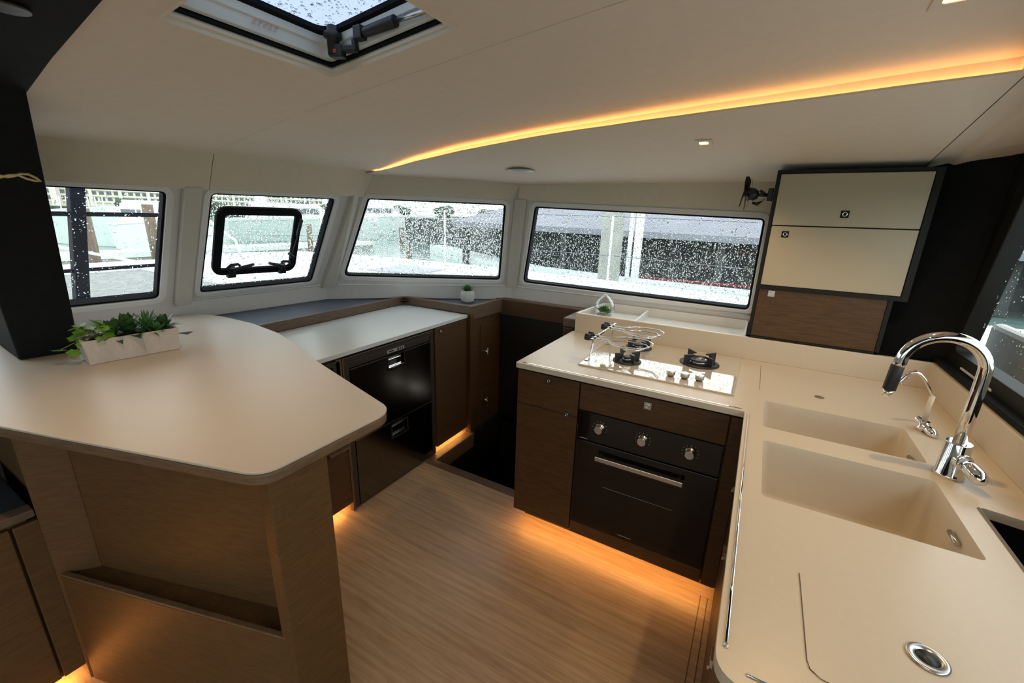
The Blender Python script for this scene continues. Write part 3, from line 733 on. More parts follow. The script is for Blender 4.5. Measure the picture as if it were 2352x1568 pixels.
for kx in (-.487, -.302, -.116):
    m_ = Matrix.Translation((kx, 1.660, .678)) @ Matrix.Rotation(PI/2, 4, 'X')
    k = MB().lathe([(.0225, 0), (.0225, .003), (.019, .005), (.018, .024), (.0165, .026)], m=m_, n=24).build('knob', M['steel'], ov)
    mb = MB()
    for a in range(9):
        t_ = PI*(-.15+1.3*a/8); mb.cbox((kx+.031*math.cos(t_), 1.6592, .678+.031*math.sin(t_)), (.003, .001, .003))
    mb.build('dial_marks', M['ink'], k)

# ------------------------------------------------------------------ sink run cabinet
sc_ = thing('sink_cabinet', 'brown base cabinet below the sinks with three chrome pulls', 'cabinet', (.35, 1.1, .09))
MB().box((.075, .62, .10), (.560, 1.655, .66)).build('body', M['woodY'], sc_)
MB().box((.075, .62, .66), (.0845, 1.655, .874)).build('body', M['woodY'], sc_)
for y0, y1, zp in ((1.30, 1.64, .80), (.96, 1.29, .80), (.63, .95, .80)):
    dd = MB().box((.058, y0, .10), (.075, y1, .866)).build('door', M['woodY'], sc_, .002)
    MB().box((.044, y0+.13, .70), (.058, y0+.16, .72)).box((.040, y0+.12, .705), (.044, y0+.17, .715)).build('pull', M['chrome'], dd)
MB().box((.075, .605, .10), (.560, .62, .866)).build('end_panel', M['woodX'], sc_, .004)

# ------------------------------------------------------------------ cream countertop with two sinks
ct = thing('countertop', 'cream L-shaped countertop with moulded double sink and splashback', 'countertop', (.0, 1.8, .874))
ol_ = rpoly([(-.915, 1.655), (.040, 1.655), (.040, .575), (.567, .575), (.567, 1.362), (.703, 1.335), (.703, 2.36), (-.915, 2.36)], [.008, .004, .05, .02, .01, .01, 0, 0], 8)
s1 = rrect(.099, 1.558, .518, 1.812, .012, 4); s2 = rrect(.099, 1.120, .508, 1.451, .012, 4)
mb = plate(MB(), ccw(ol_), [s1, s2], XY, .876, .900); mb.build('slab', M['counter'], ct, .0)
for (x0, y0, x1, y1, dep) in ((.099, 1.558, .518, 1.812, .15), (.099, 1.120, .508, 1.451, .19)):
    L = [[(u, v, .8995) for u, v in rrect(x0, y0, x1, y1, .012, 4)], [(u, v, .88) for u, v in rrect(x0+.002, y0+.002, x1-.002, y1-.002, .02, 4)],
         [(u, v, .90-dep+.02) for u, v in rrect(x0+.012, y0+.012, x1-.012, y1-.012, .03, 4)], [(u, v, .90-dep+.004) for u, v in rrect(x0+.018, y0+.018, x1-.018, y1-.018, .03, 4)], [(u, v, .90-dep) for u, v in rrect(x0+.034, y0+.034, x1-.034, y1-.034, .03, 4)]]
    bs = MB().rings(L, sm=True, cap1=True).build('sink_basin', M['counter'], ct)
    MB().lathe([(.0, 0), (.04, .0), (.04, .003), (.03, .004)], ((x0+x1)/2, (y0+y1)/2, .90-dep), n=24).build('drain', M['chrome'], bs)
    cx = x1-.010; my = (y0+y1)/2 - .04
    MB().tube([(cx, my-.025, .862), (cx, my+.025, .862)], .006, 8).build('overflow_slot', M['steel'], bs)
# splashback, side splash, tray
MB().box((-.905, 2.355, .899), (.703, 2.378, 1.014)).build('splashback', M['counter'], ct, .004)
MB().box((.694, 1.335, .899), (.716, 2.378, 1.014)).build('splashback', M['counter'], ct, .004)
# fiddle grooves and rails in the counter edge
mb = MB().box((-.89, 1.672, .8995), (.03, 1.677, .9015)); mb.build('edge_rail', M['chrome'], ct)
mb = MB().tube([(.054, 1.64, .9005), (.054, .640, .9005)], .0028, 8); mb.tube([(.085, .600, .9005), (.50, .600, .9005)], .0028, 8); mb.build('edge_rail', M['chrome'], ct)
mb = MB().tube([(.563, 1.352, .9005), (.563, .62, .9005)], .0035, 8); mb.build('edge_rail', M['steel'], ct)
MB().lathe([(.004, 0), (.004, .002), (.002, .003)], (.054, .634, .900), 12).build('rail_screw', M['chrome'], ct)
# flush lid with ring pull, near the front; and second flush lid by the splashback
ld = rpoly([(.166, .64), (.56, .60), (.56, .875), (.1665, .875)], [.018, .01, .01, 0], 4)
lid = thing('bin_lid', 'flush cream lid with round steel finger pull in the near counter end', 'bin lid', (.33, .76, .9))
mb = MB(); lpo = ccw([(.166, .665), (.180, .650), (.45, .632), (.45, .874), (.1665, .874)]); mb.prism(lpo, .8996, .9008); mb.build('lid', M['counter'], lid)
mb = MB(); mb.tube([(.1665, .875, .9006), (.166, .675, .9006), (.169, .661, .9006), (.182, .651, .9006), (.25, .645, .9006), (.45, .632, .9006)], .0009, 6); mb.build('joint', M['woodF'], lid)
MB().lathe([(.0, .0), (.027, .0), (.027, .0028), (.024, .0038), (.016, .0034), (.0155, .0012), (.0, .0012)], (.333, .778, .9006), 32).build('finger_pull', M['steel'], lid)
MB().lathe([(.0, 0), (.0145, .0), (.0145, .002), (.0, .0022)], (.333, .778, .9018), 24).build('pull_well', M['blackmat'], lid)
MB().lathe([(.0, 0), (.0165, 0), (.0165, .0012), (.0, .0016)], (.292, 1.976, .900), 24).build('finger_hole', M['pile'], ct)
MB().box((.0838, 1.93, .8998), (.0852, 2.282, .9005)).build('joint', M['woodF'], ct)
# storage tray behind the splashback
tr_ = thing('storage_tray', 'white divided storage tray under the long side window behind the cooktop', 'tray', (-.44, 2.6, .95))
MB().box((-.885, 2.380, .950), (.0, 2.79, .960)).build('base', M['tray'], tr_)
MB().prism([(-.905, 2.380), (-.890, 2.380), (-.852, 2.79), (-.867, 2.79)], .90, 1.014).build('side', M['tray'], tr_, .002)
MB().box((-.012, 2.380, .95), (-.0025, 2.79, 1.014)).build('side', M['tray'], tr_, .002)
MB().box((-.87, 2.772, .95), (.0, 2.79, 1.014)).build('back', M['tray'], tr_, .002)
MB().prism([(-.567, 2.380), (-.555, 2.380), (-.565, 2.772), (-.577, 2.772)], .95, 1.006).build('divider', M['tray'], tr_, .002)

# ------------------------------------------------------------------ hob
hb_ = thing('gas_hob', 'cream glass gas cooktop with three burners set in the countertop', 'cooktop', (-.32, 2.07, .90))
MB().box((-.655, 1.787, .9002), (-.003, 2.335, .9075)).build('glass_plate', M['hobglass'], hb_, .002)
def burner(cx, cy, rb, rc, hgrid, big=False):
    z = .9075
    pan = MB().lathe([(rb, 0), (rb, .004), (rb-.010, .008), (rb*.72, .005), (rb*.70, .002), (0.001, .002)], (cx, cy, z), 40).build('burner_pan', M['iron'], hb_)
    if big:
        MB().lathe([(rc, .0), (rc, .018), (rc-.003, .021), (rc*.60, .022), (rc*.55, .014), (.30*rc, .014), (.28*rc, .022), (.0, .025)], (cx, cy, z), 40).build('burner_head', M['alu'], hb_)
        MB().lathe([(rc*.60, .0), (rc*1.02, .0), (rc*1.02, .004), (rc*.95, .0055), (rc*.62, .005), (rc*.60, .0)], (cx, cy, z+.0205), 40, cap=False).build('burner_cap', M['iron'], hb_)
    else:
        MB().lathe([(rc, .0), (rc, .016), (rc-.002, .018), (.0, .018)], (cx, cy, z), 32).build('burner_head', M['alu'], hb_)
        MB().lathe([(rc*.98, .0), (rc*.98, .004), (rc*.8, .006), (.0, .006)], (cx, cy, z+.018), 32).build('burner_cap', M['iron'], hb_)
    r1 = rb*.99; hh = hgrid
    for a in range(4):
        m_ = Matrix.Translation((cx, cy, z)) @ Matrix.Rotation(a*PI/2 + math.radians(45), 4, 'Z')
        t2 = .0035; mb = MB()
        prof = [(r1, -.001), (r1, hh+.003), (r1*.36, hh), (r1*.36, hh-.006), (r1*.60, hh-.012), (r1*.64, .002)]
        mb.hexa([m_ @ Vector((x, -t2, zz)) for x, zz in prof], [m_ @ Vector((x, t2, zz)) for x, zz in prof])
        mb.build('pan_support', M['iron'], hb_, .001)
burner(-.173, 2.123, .088, .050, .046, True)
burner(-.474, 1.954, .066, .022, .042)
burner(-.482, 2.212, .066, .034, .042)
for kx, ky in ((-.257, 1.862), (-.200, 1.864), (-.142, 1.872)):
    k = MB().lathe([(.013, 0), (.013, .006), (.0175, .008), (.0185, .024), (.017, .026)], (kx, ky, .9075), 28).build('knob', M['steel'], hb_)
    MB().cbox((kx, ky+.004, .9345), (.003, .022, .002)).build('pointer', M['chrome'], k)

# ------------------------------------------------------------------ pot clamps (fiddle rack) over the left burners
rk = thing('pot_clamp', 'chrome pot holder rack with black knobs standing left of the hob', 'pot rack', (-.63, 2.0, .908))
ZR = 1.024
for y in (1.860, 2.178):
    m_ = MB().hexa([(-.632, y-.012, .9076), (-.629, y-.012, .9076), (-.629, y+.012, .9076), (-.632, y+.012, .9076)], [(-.614, y-.012, ZR), (-.611, y-.012, ZR), (-.611, y+.012, ZR), (-.614, y+.012, ZR)]).box((-.650, y-.012, .9076), (-.629, y+.012, .9106)).build('bracket', M['chrome'], rk, .001)
MB().box((-.616, 1.815, ZR-.003), (-.606, 2.190, ZR+.003)).build('rail', M['chrome'], rk)
def arm(y0, kx, side, L, yo):
    pts = [(-.622, y0, ZR), (-.54, y0+.01*side, ZR), (-.46, y0+side*.055, ZR), (-.38, y0+side*.075, ZR), (-.30, y0+side*.065, ZR), (-.24, y0+side*.03, ZR)]
    return pts
def clampset(y0, dz):
    a = [(-.625, y0, ZR), (-.53, y0+.006, ZR+dz), (-.455, y0-.045, ZR+dz), (-.37, y0-.062, ZR+dz), (-.28, y0-.052, ZR+dz), (-.235, y0-.012, ZR+dz), (-.232, y0+.012, ZR+dz), (-.262, y0+.010, ZR+dz-.012), (-.29, y0-.032, ZR+dz-.014), (-.37, y0-.042, ZR+dz-.014), (-.45, y0-.026, ZR+dz-.014), (-.53, y0+.018, ZR+dz-.014), (-.62, y0+.016, ZR-.012)]
    b = [(-.625, y0+.045, ZR), (-.53, y0+.048, ZR+dz), (-.455, y0+.098, ZR+dz), (-.36, y0+.112, ZR+dz), (-.27, y0+.10, ZR+dz), (-.225, y0+.062, ZR+dz), (-.222, y0+.038, ZR+dz), (-.25, y0+.040, ZR+dz-.012), (-.28, y0+.080, ZR+dz-.014), (-.36, y0+.092, ZR+dz-.014), (-.45, y0+.080, ZR+dz-.014), (-.53, y0+.034, ZR+dz-.014), (-.62, y0+.032, ZR-.012)]
    a, b = [[(-.608+(x+.622)*.64, y, z) for x, y, z in q] for q in (a, b)]
    for p in (a, b): MB().tube(p, .0026, 8).build('wire_arm', M['chrome'], rk)
    for yy in (y0, y0+.045):
        k = MB().tube([(-.606, yy, ZR), (-.628, yy, ZR)], .006, 10).build('clamp', M['chrome'], rk)
        MB().tube([(-.628, yy, ZR), (-.654, yy-.004, ZR+.002)], .0155, 14).build('knob', M['blackmat'], k, .003)
clampset(1.848, .0); clampset(2.085, .0)

# ------------------------------------------------------------------ taps
tp = thing('mixer_tap', 'tall chrome swan-neck mixer tap with black grip beside the sinks', 'tap', (.553, 1.511, .9))
bx, by = .549, 1.511
MB().lathe([(.0335, 0), (.0335, .008), (.0295, .013), (.0275, .10), (.0265, .102)], (bx, by, .900), 36).build('body', M['chrome'], tp)
sp = [(bx, by, 1.0), (bx, by, 1.10), (bx, by, 1.18)]
R_ = .0845
for k in range(1, 25):
    a = PI*k/24*1.0; sp.append((bx-R_+R_*math.cos(a), by-.006*k/24, 1.20+R_*math.sin(a)))
sp += [(bx-2*R_-.003, by-.006, 1.185)]
sp = [(x+.0, y, z) for x, y, z in sp]
MB().tube(sp, .0145, 20).build('spout', M['chrome'], tp)
ex = bx-2*R_-.003
MB().tube([(ex, by-.006, 1.19), (ex-.004, by-.006, 1.118)], .0155, 20).build('grip', M['blackmat'], tp, .001)
MB().tube([(ex-.004, by-.006, 1.118), (ex-.005, by-.006, 1.098)], .011, 18).build('nozzle', M['chrome'], tp)
h = MB().tube([(bx, by, .955), (bx+.012, by-.034, .958)], .021, 22).build('lever_hub', M['chrome'], tp, .002)
MB().tube([(bx+.012, by-.034, .958), (bx+.020, by-.045, .952), (bx+.030, by-.065, .943), (bx+.037, by-.079, .936), (bx+.040, by-.084, .934)], [.013, .018, .020, .016, .007], 16).build('lever', M['chrome'], h)
t2 = thing('filter_tap', 'small thin chrome drinking water tap behind the large mixer tap', 'tap', (.571, 1.83, .9))
MB().lathe([(.017, 0), (.017, .012), (.013, .016), (.013, .034)], (.568, 1.83, .900), 20).build('body', M['chrome'], t2)
MB().tube([(.566, 1.818, .920), (.582, 1.790, .910), (.590, 1.775, .906)], [.012, .015, .008], 14).build('lever', M['chrome'], t2)
MB().tube([(.548, 1.845, .935), (.568, 1.83, .925), (.578, 1.82, .915)], .010, 14).build('valve', M['chrome'], t2)
MB().tube([(.566, 1.83, .93), (.564, 1.83, .97), (.566, 1.83, 1.025)], .0075, 14).build('collar', M['counter'], t2)
pts = [(.566, 1.83, 1.022), (.552, 1.83, 1.050), (.534, 1.83, 1.078), (.520, 1.83, 1.092), (.507, 1.83, 1.097), (.494, 1.83, 1.090), (.485, 1.83, 1.075), (.478, 1.83, 1.058), (.476, 1.83, 1.050)]
MB().tube(pts, [.0035, .0038, .004, .0045, .006, .0065, .0072, .0078, .008], 12).build('spout', M['chrome'], t2)

# ------------------------------------------------------------------ wall cabinet and fan
wc = thing('wall_cabinet', 'tall hanging cabinet with two cream doors above one brown door', 'cabinet', (.28, 2.5, 1.02))
MB().box((.006, 2.372, 1.262), (.553, 2.62, 1.775)).box((.006, 2.372, 1.0185), (.512, 2.70, 1.262)).build('body', M['darkframe'], wc)
mb = MB(); ringplate(mb, [(.002, 1.258), (.560, 1.258), (.560, 1.786), (.002, 1.786)], [(.016, 1.276), (.536, 1.276), (.536, 1.772), (.016, 1.772)], lambda a, b, d: (a, d, b), 2.352, 2.372); mb.build('frame', M['darkframe'], wc, .001)
MB().box((.018, 2.356, 1.552), (.534, 2.372, 1.770)).build('door', M['cream'], wc, .0015)
MB().box((.018, 2.356, 1.278), (.534, 2.372, 1.547)).build('door', M['cream'], wc, .0015)
mb = MB().box((.002, 2.356, 1.0185), (.016, 2.372, 1.258)).box((.500, 2.356, 1.0185), (.516, 2.372, 1.258)).box((.002, 2.356, 1.0185), (.516, 2.372, 1.026)); mb.build('lower_frame', M['darkframe'], wc)
MB().box((.017, 2.359, 1.027), (.499, 2.372, 1.257)).build('lower_door', M['woodX'], wc, .001)
lock((.279, 2.356, 1.604), '-y', wc, .030); lock((.077, 2.356, 1.512), '-y', wc, .028); lock((.070, 2.359, 1.238), '-y', wc, .028, 'steel')
fn = thing('cabin_fan', 'small black cabin fan clamped to the side of the wall cabinet', 'fan', (.0, 2.38, 1.683))
MB().box((-.022, 2.375, 1.655), (.001, 2.425, 1.712)).build('bracket', M['blackmat'], fn, .004)
MB().tube([(-.02, 2.40, 1.683), (-.065, 2.385, 1.683)], .008, 12).tube([(-.035, 2.39, 1.69), (-.055, 2.383, 1.702)], .006, 10).build('arm', M['blackmat'], fn)
MB().tube([(-.062, 2.385, 1.683), (-.078, 2.38, 1.684), (-.098, 2.373, 1.686), (-.108, 2.37, 1.686)], [.018, .029, .030, .016], 20).build('motor', M['blackmat'], fn)
MB().tube([(-.115, 2.368, 1.686), (-.106, 2.370, 1.686)], .014, 14).build('hub', M['blackmat'], fn)
ax = Vector((-.97, .10, .05)).normalized(); e1 = ax.cross(Vector((0, 0, 1))).normalized(); e2 = e1.cross(ax)
for k in range(3):
    mb = MB(); a0 = math.radians(80 + 120*k); g = []
    for i in range(7):
        rr_ = .012 + .011*i; w_ = math.radians(24+18*math.sin(PI*i/7)); row = []
        for j in range(5):
            a = a0 - w_ + 2*w_*j/4; p = Vector((-.113, 2.368, 1.686)) + e1*rr_*math.cos(a) + e2*rr_*math.sin(a) + ax*(.006*(j-2)/2)
            row.append(p)
        g.append(row)
    V1 = [[mb.bm.verts.new(p) for p in r_] for r_ in g]; V2 = [[mb.bm.verts.new(p+ax*.0015) for p in r_] for r_ in g]
    for V in (V1, V2):
        for A, B in zip(V, V[1:]):
            for j in range(4): mb.face([A[j], A[j+1], B[j+1], B[j]], True)
    mb.build('blade', M['blackmat'], fn)
n = 32; MB().tube([tuple(Vector((-.098, 2.372, 1.69)) + (e1*math.cos(2*PI*k/n) + e2*math.sin(2*PI*k/n))*.060) for k in range(n)], .0007, 6, closed=True).build('guard_ring', M['blackmat'], fn)
MB().tube([(-.04, 2.385, 1.655), (-.058, 2.378, 1.642), (-.078, 2.375, 1.648)], [.003, .009, .006], 10).tube([(-.03, 2.388, 1.668), (-.04, 2.385, 1.655)], .0015, 6).build('cable_plug', M['blackmat'], fn)

# ------------------------------------------------------------------ ceiling lights
def downlight(x, y, zf, label, w_=.045, d_=.028, amb=(1, .78, .45)):
    e = .02; z = zf(x, y); sxl = (zf(x+e, y)-zf(x-e, y))/(2*e); syl = (zf(x, y+e)-zf(x, y-e))/(2*e)
    ux = Vector((1, 0, sxl)).normalized(); uy = Vector((0, 1, syl)).normalized(); nn = uy.cross(ux).normalized()
    if nn.z > 0: nn = -nn
    f = lambda a, b, d: tuple(Vector((x, y, z)) + ux*a + uy*b + nn*d)
    t = thing('downlight', label, 'ceiling light', (x, y, z))
    mb = MB(); ringplate(mb, rrect(-w_*.72, -w_*.72, w_*.72, w_*.72, .004), rrect(-w_*.42, -d_*.62, w_*.42, d_*.62, .010), f, .0, .004); mb.build('bezel', M['ceil'], t)
    mb = MB(); lp_ = rrect(-w_*.44, -d_*.64, w_*.44, d_*.64, .010); mb.hexa([f(a, b, .0006) for a, b in lp_], [f(a, b, .0016) for a, b in lp_]); mb.build('lens', M['lamp'], t)
    return t
downlight(-.285, 2.074, zl, 'small square downlight in the side ceiling above the cooktop')
downlight(.285, 1.46, zu, 'square downlight at the top right of the main ceiling', .06, .034)
spot((-.285, 2.074, zl(-.285, 2.074)-.02), 8, 130, .6, .012, name='downlight_or_fill_beam')
spot((.285, 1.46, zu(.285, 1.46)-.02), 12, 130, .6, .012, name='downlight_or_fill_beam')
spot((.30, .45, 2.05), 8, 120, .7, .02, name='downlight_or_fill_beam')  # unseen lamp without a fixture, added to light the near counter
t = thing('downlight', 'bronze recessed downlight in the black overhead beam at the left', 'ceiling light', (-1.37, .355, 1.91))
MB().lathe([(.034, 0), (.034, .006), (.022, .007)], (-1.37, .355, zu(-1.37, .4)-.017), 28).build('bezel', M['fridgeF'], t)
spot((-1.37, .355, 1.885), 12, 105, .8, .02, name='downlight_or_fill_beam', rot=(math.radians(8), math.radians(4), 0))
spot((-.55, -.35, 2.0), 3, 140, .8, .02, name='downlight_or_fill_beam')  # fill lamp added behind the camera, no fixture
cv = thing('round_speaker', 'flat round white ceiling vent above the corner window', 'ceiling vent', (-1.256, 2.256, 1.80))
zz = zl(-1.256, 2.256); MB().lathe([(.080, 0), (.078, -.006), (.060, -.011), (.0, -.013)][::-1], (-1.256, 2.256, zz+.001), 40).build('disc', M['wallgrey'], cv)

# ------------------------------------------------------------------ roof hatch
def fh(x, y, dz): return (x, y, 1.953 + .113*(x+1.234) + dz)
ht = thing('roof_hatch', 'square roof hatch with rain drops in the ceiling at the top left', 'hatch', (-1.0, .784, 1.99))
def hl(ins, dz, r): return [fh(u, v, dz) for u, v in rrect(HX0+ins, HY0+ins, HX1-ins, HY1-ins, r, 6)]
MB().rings([hl(-.008, -.001, .004), hl(-.006, -.004, .004), hl(.002, -.004, .004), hl(.003, .006, .004), hl(.008, .008, .006), hl(.010, .014, .008), hl(.005, .022, .01)]).build('trim_ring', M['ceil'], ht)
MB().rings([hl(.004, .020, .01), hl(.016, .022, .012), hl(.005, .040, .012)]).build('shadow_gap', M['gasket'], ht)
MB().rings([hl(.003, .040, .012), hl(.014, .030, .014), hl(.022, .034, .03), hl(.026, .060, .034), hl(.032, .062, .036), hl(.036, .088, .04)], sm=False).build('frame', M['white'], ht, .002)
MB().rings([hl(.034, .080, .04), hl(.045, .086, .045), hl(.045, .098, .045)]).build('gasket', M['gasket'], ht)
mb = MB(); mb.face([mb.bm.verts.new(p) for p in hl(.040, .096, .04)]); mb.build('pane', M['acrylic'], ht)
rain_drops(rrect(HX0+.046, HY0+.046, HX1-.046, HY1-.046, .03), lambda u, v, d: fh(u, v, .0968+d), 800, .0014, .0046, 0, ht, 9, out=1, runs=.02)
mb = MB()
for k in range(5):
    for j in range(3): mb.cbox(fh(HX0+.0292, .755+.014*k+.004*j, .047+.006*j), (.0006, .010-.002*((k+j) % 3), .0022))
mb.build('warning_print', M['redink'], ht)
# latch near the far corner
lt = MB().lathe([(.017, -.012), (.017, .026), (.025, .030), (.025, .042), (.016, .046), (.014, .060)], fh(-1.155, .955, .034), 20).build('latch', M['blackmat'], ht)
hh_ = Matrix.Translation(fh(-1.150, .958, .030)) @ Matrix.Rotation(math.radians(20), 4, 'Z') @ Matrix.Scale(1.35, 4)
MB().box((-.012, -.011, -.012), (.018, .011, .012), hh_).box((.012, -.009, -.002), (.048, .009, .010), hh_).box((.040, -.009, .0), (.050, .009, .022), hh_).build('latch_handle', M['blackmat'], ht, .004)
MB().cbox((0, -.0115, -.002), (.014, .002, .007), hh_).build('latch_button', M['red'], ht)
s_ = MB().tube([fh(-1.045, .972, .055), fh(-.93, .972, .050)], [.013, .015], 16).build('stay', M['blackmat'], ht, .002)
MB().tube([fh(-.93, .972, .050), fh(-.80, .972, .040)], .006, 12).build('stay_rod', M['steel'], s_)
MB().cbox(fh(-1.065, .972, .058), (.030, .026, .034)).build('stay_bracket', M['blackmat'], s_, .003)

# ------------------------------------------------------------------ opening portlight in window 2
plg = thing('portlight', 'black framed opening portlight set in the second window from left', 'portlight', (-2.56, 1.48, 1.36))
po = PORT
pi_ = [tuple(q) for q in inset(ccw(po), .042)]
mb = MB(); ringplate(mb, ccw(po), pi_, frA, -.038, -.012); mb.build('frame', M['gasket'], plg, .008, 3)
mb = MB(); mb.face([mb.bm.verts.new(frA(u, v, -.030)) for u, v in inset(ccw(po), .038)]); mb.build('pane', M['glass'], plg)
rain_drops(inset(ccw(po), .046), frA, 1700, .0016, .0055, -.0308, plg, 6)
def portlatch(y, flip):
    u0, v0 = PA(y, 1.185); s = -1 if flip else 1
    P = lambda a, b, d: frA(u0+a*s*1.7, v0+b*1.7, d*1.3-.016)
    o = MB().hexa([P(-.014, -.012, .004), P(.016, -.012, .004), P(.012, .030, .004), P(-.006, .030, .004)], [P(-.012, -.010, .022), P(.014, -.010, .022), P(.010, .026, .026), P(-.004, .026, .026)]).build('latch', M['blackmat'], plg, .003)
    MB().tube([P(.0, .022, .022), P(.028, .036, .030), P(.062, .048, .034)], [.012, .010, .008], 10).tube([P(-.004, .02, .02), P(-.018, .036, .028), P(-.010, .048, .03), P(.012, .050, .03), P(.018, .044, .03)], .008, 8).build('lever', M['blackmat'], o)
portlatch(1.345, False); portlatch(1.640, True)
u1, v1 = PA(1.685, 1.42)
MB().tube([frA(u1-.006, v1+.10, .012), frA(u1-.016, v1-.005, .020)], .010, 12).tube([frA(u1-.016, v1, .02), frA(u1-.030, v1-.145, .018)], .003, 8).tube([frA(u1-.045, v1-.135, .016), frA(u1-.018, v1-.165, .012)], .011, 10).build('stay', M['blackmat'], plg)

# ------------------------------------------------------------------ plants
def leafmesh(mb, base, dirv, L_, w_, droop=.3, n=5, fold=.15):
    d_ = Vector(dirv).normalized(); side = d_.cross(Vector((0, 0, 1)))
    if side.length < .05: side = Vector((1, 0, 0))
    side.normalize(); up = side.cross(d_).normalized(); pv = None
    for i in range(n+1):
        t = i/n; p = Vector(base) + d_*L_*t + Vector((0, 0, -1))*droop*L_*t*t
        w2 = w_*math.sin(PI*min(1, .12+.88*t))**.7*.5 if i < n else 0.0005
        cur = [mb.bm.verts.new(p - side*w2 + up*w2*fold), mb.bm.verts.new(p - up*w2*fold*.5), mb.bm.verts.new(p + side*w2 + up*w2*fold)]
        if pv: mb.face([pv[0], pv[1], cur[1], cur[0]], True); mb.face([pv[1], pv[2], cur[2], cur[1]], True)
        pv = cur
pl = thing('planter', 'long pale stone trough of mixed green succulents on the peninsula', 'plant', (-2.13, .66, .975))
Mp = Matrix.Translation((-2.145, .667, .9755)) @ Matrix.Rotation(math.radians(83.5), 4, 'Z')
Lh, Wh, Hh = .148, .062, .093
def tl(l, w2, z): return [tuple(Mp @ Vector(p)) for p in ((-l, -w2, z), (l, -w2, z), (l, w2, z), (-l, w2, z))]
MB().rings([tl(Lh-.008, Wh-.006, 0), tl(Lh, Wh, Hh), tl(Lh-.010, Wh-.010, Hh), tl(Lh-.012, Wh-.012, Hh-.014)], cap0=True, cap1=True).build('trough', M['stone'], pl, .003)
MB().rings([tl(Lh-.013, Wh-.013, Hh-.013), tl(Lh-.016, Wh-.016, Hh-.008)], cap1=True).build('soil', M['soil'], pl)
def rosette(cx, cy, m, n_, L_, w_, tilt, name):
    mb = MB()
    for k in range(n_):
        a = 2.4*k; el = math.radians(tilt[0] + (tilt[1]-tilt[0])*k/n_)
        b_ = Mp @ Vector((cx, cy, Hh-.01)); dr = Mp.to_3x3() @ Vector((math.cos(a)*math.cos(el), math.sin(a)*math.cos(el), math.sin(el)))
        leafmesh(mb, b_, dr, L_*(.75+.35*random.random()), w_, .25)
    return mb.build(name, m, pl)
rosette(.06, .0, M['plantC'], 70, .115, .010, (10, 88), 'aloe')
rosette(.115, .01, M['plantB'], 20, .095, .032, (20, 85), 'succulent')
rosette(.0, .0, M['plantB'], 30, .115, .036, (10, 85), 'succulent')
rosette(-.050, .0, M['plantB'], 30, .115, .026, (0, 80), 'succulent')
rosette(.085, -.03, M['plantC'], 16, .07, .026, (15, 70), 'succulent')
mb = MB(); sb_ = MB()
for k in range(34):
    a = random.uniform(0, 2*PI); rr_ = random.uniform(.01, .06); c0 = Mp @ Vector((-.105+rr_*math.cos(a)*.9-(.055 if k % 5 == 0 else 0), rr_*math.sin(a)*1.1, Hh+random.uniform(-.005, .045)-(.04 if k % 5 == 0 else 0)))
    root = Mp @ Vector((-.10, 0, Hh-.01)); sb_.tube([root, (root+c0)/2+Vector((0, 0, .012)), c0], .0012, 5)
    nrm = Vector((random.uniform(-.3, .7), random.uniform(-.5, .3), 1)).normalized(); e_ = nrm.cross(Vector((0, 1, 0))).normalized(); g_ = nrm.cross(e_)
    R0 = random.uniform(.014, .021); ctr = mb.bm.verts.new(c0 - nrm*.002); ring = []
    for j in range(18):
        an = 2*PI*j/18; r_ = R0*(1+.16*math.cos(6*an)); ring.append(mb.bm.verts.new(c0 + (e_*math.cos(an)+g_*math.sin(an))*r_))
    for j in range(18): mb.face([ctr, ring[j], ring[(j+1) % 18]], True)
mb.build('trailing_leaves', M['plantA'], pl); sb_.build('trailing_stems', M['stem'], pl)
one('cable_port', M['blackmat'], 'small black triangular cable port in the peninsula worktop by the planter', 'cable port', MB().prism([(-2.36, .905), (-2.29, .925), (-2.33, .965)], .9752, .9762))

pp = thing('potted_succulent', 'small white lattice pot with a green succulent on the corner ledge', 'plant', (-1.80, 2.50, .9455))
px_, py_ = -1.80, 2.50
MB().lathe([(.022, 0), (.030, .006), (.036, .022), (.037, .038), (.033, .055), (.030, .060), (.032, .064), (.028, .064), (.027, .054), (.0, .053)], (px_, py_, .9455), 32).build('pot', M['pot'], pp)
mb = MB()
for s in (1, -1):
    for k in range(12):
        a0 = 2*PI*k/12; pts = []
        for i in range(9):
            t = i/8; z = .006+.050*t; rad = lerp_tab([(.0, .022), (.006, .030), (.022, .036), (.038, .037), (.055, .033), (.06, .030)], z)+.0008
            a = a0+s*t*1.3; pts.append((px_+rad*math.cos(a), py_+rad*math.sin(a), .9455+z))
        mb.tube(pts, .0013, 5)
mb.build('lattice', M['pot'], pp)
mb = MB()
for k in range(34):
    a = 2.4*k; el = math.radians(14+70*k/34); leafmesh(mb, (px_, py_, 1.004), (math.cos(a)*math.cos(el), math.sin(a)*math.cos(el), math.sin(el)), .048*(1-.3*k/34), .020, .0)
mb.build('succulent', M['plantC'], pp); pp.scale = (1.38, 1.38, 1.38)

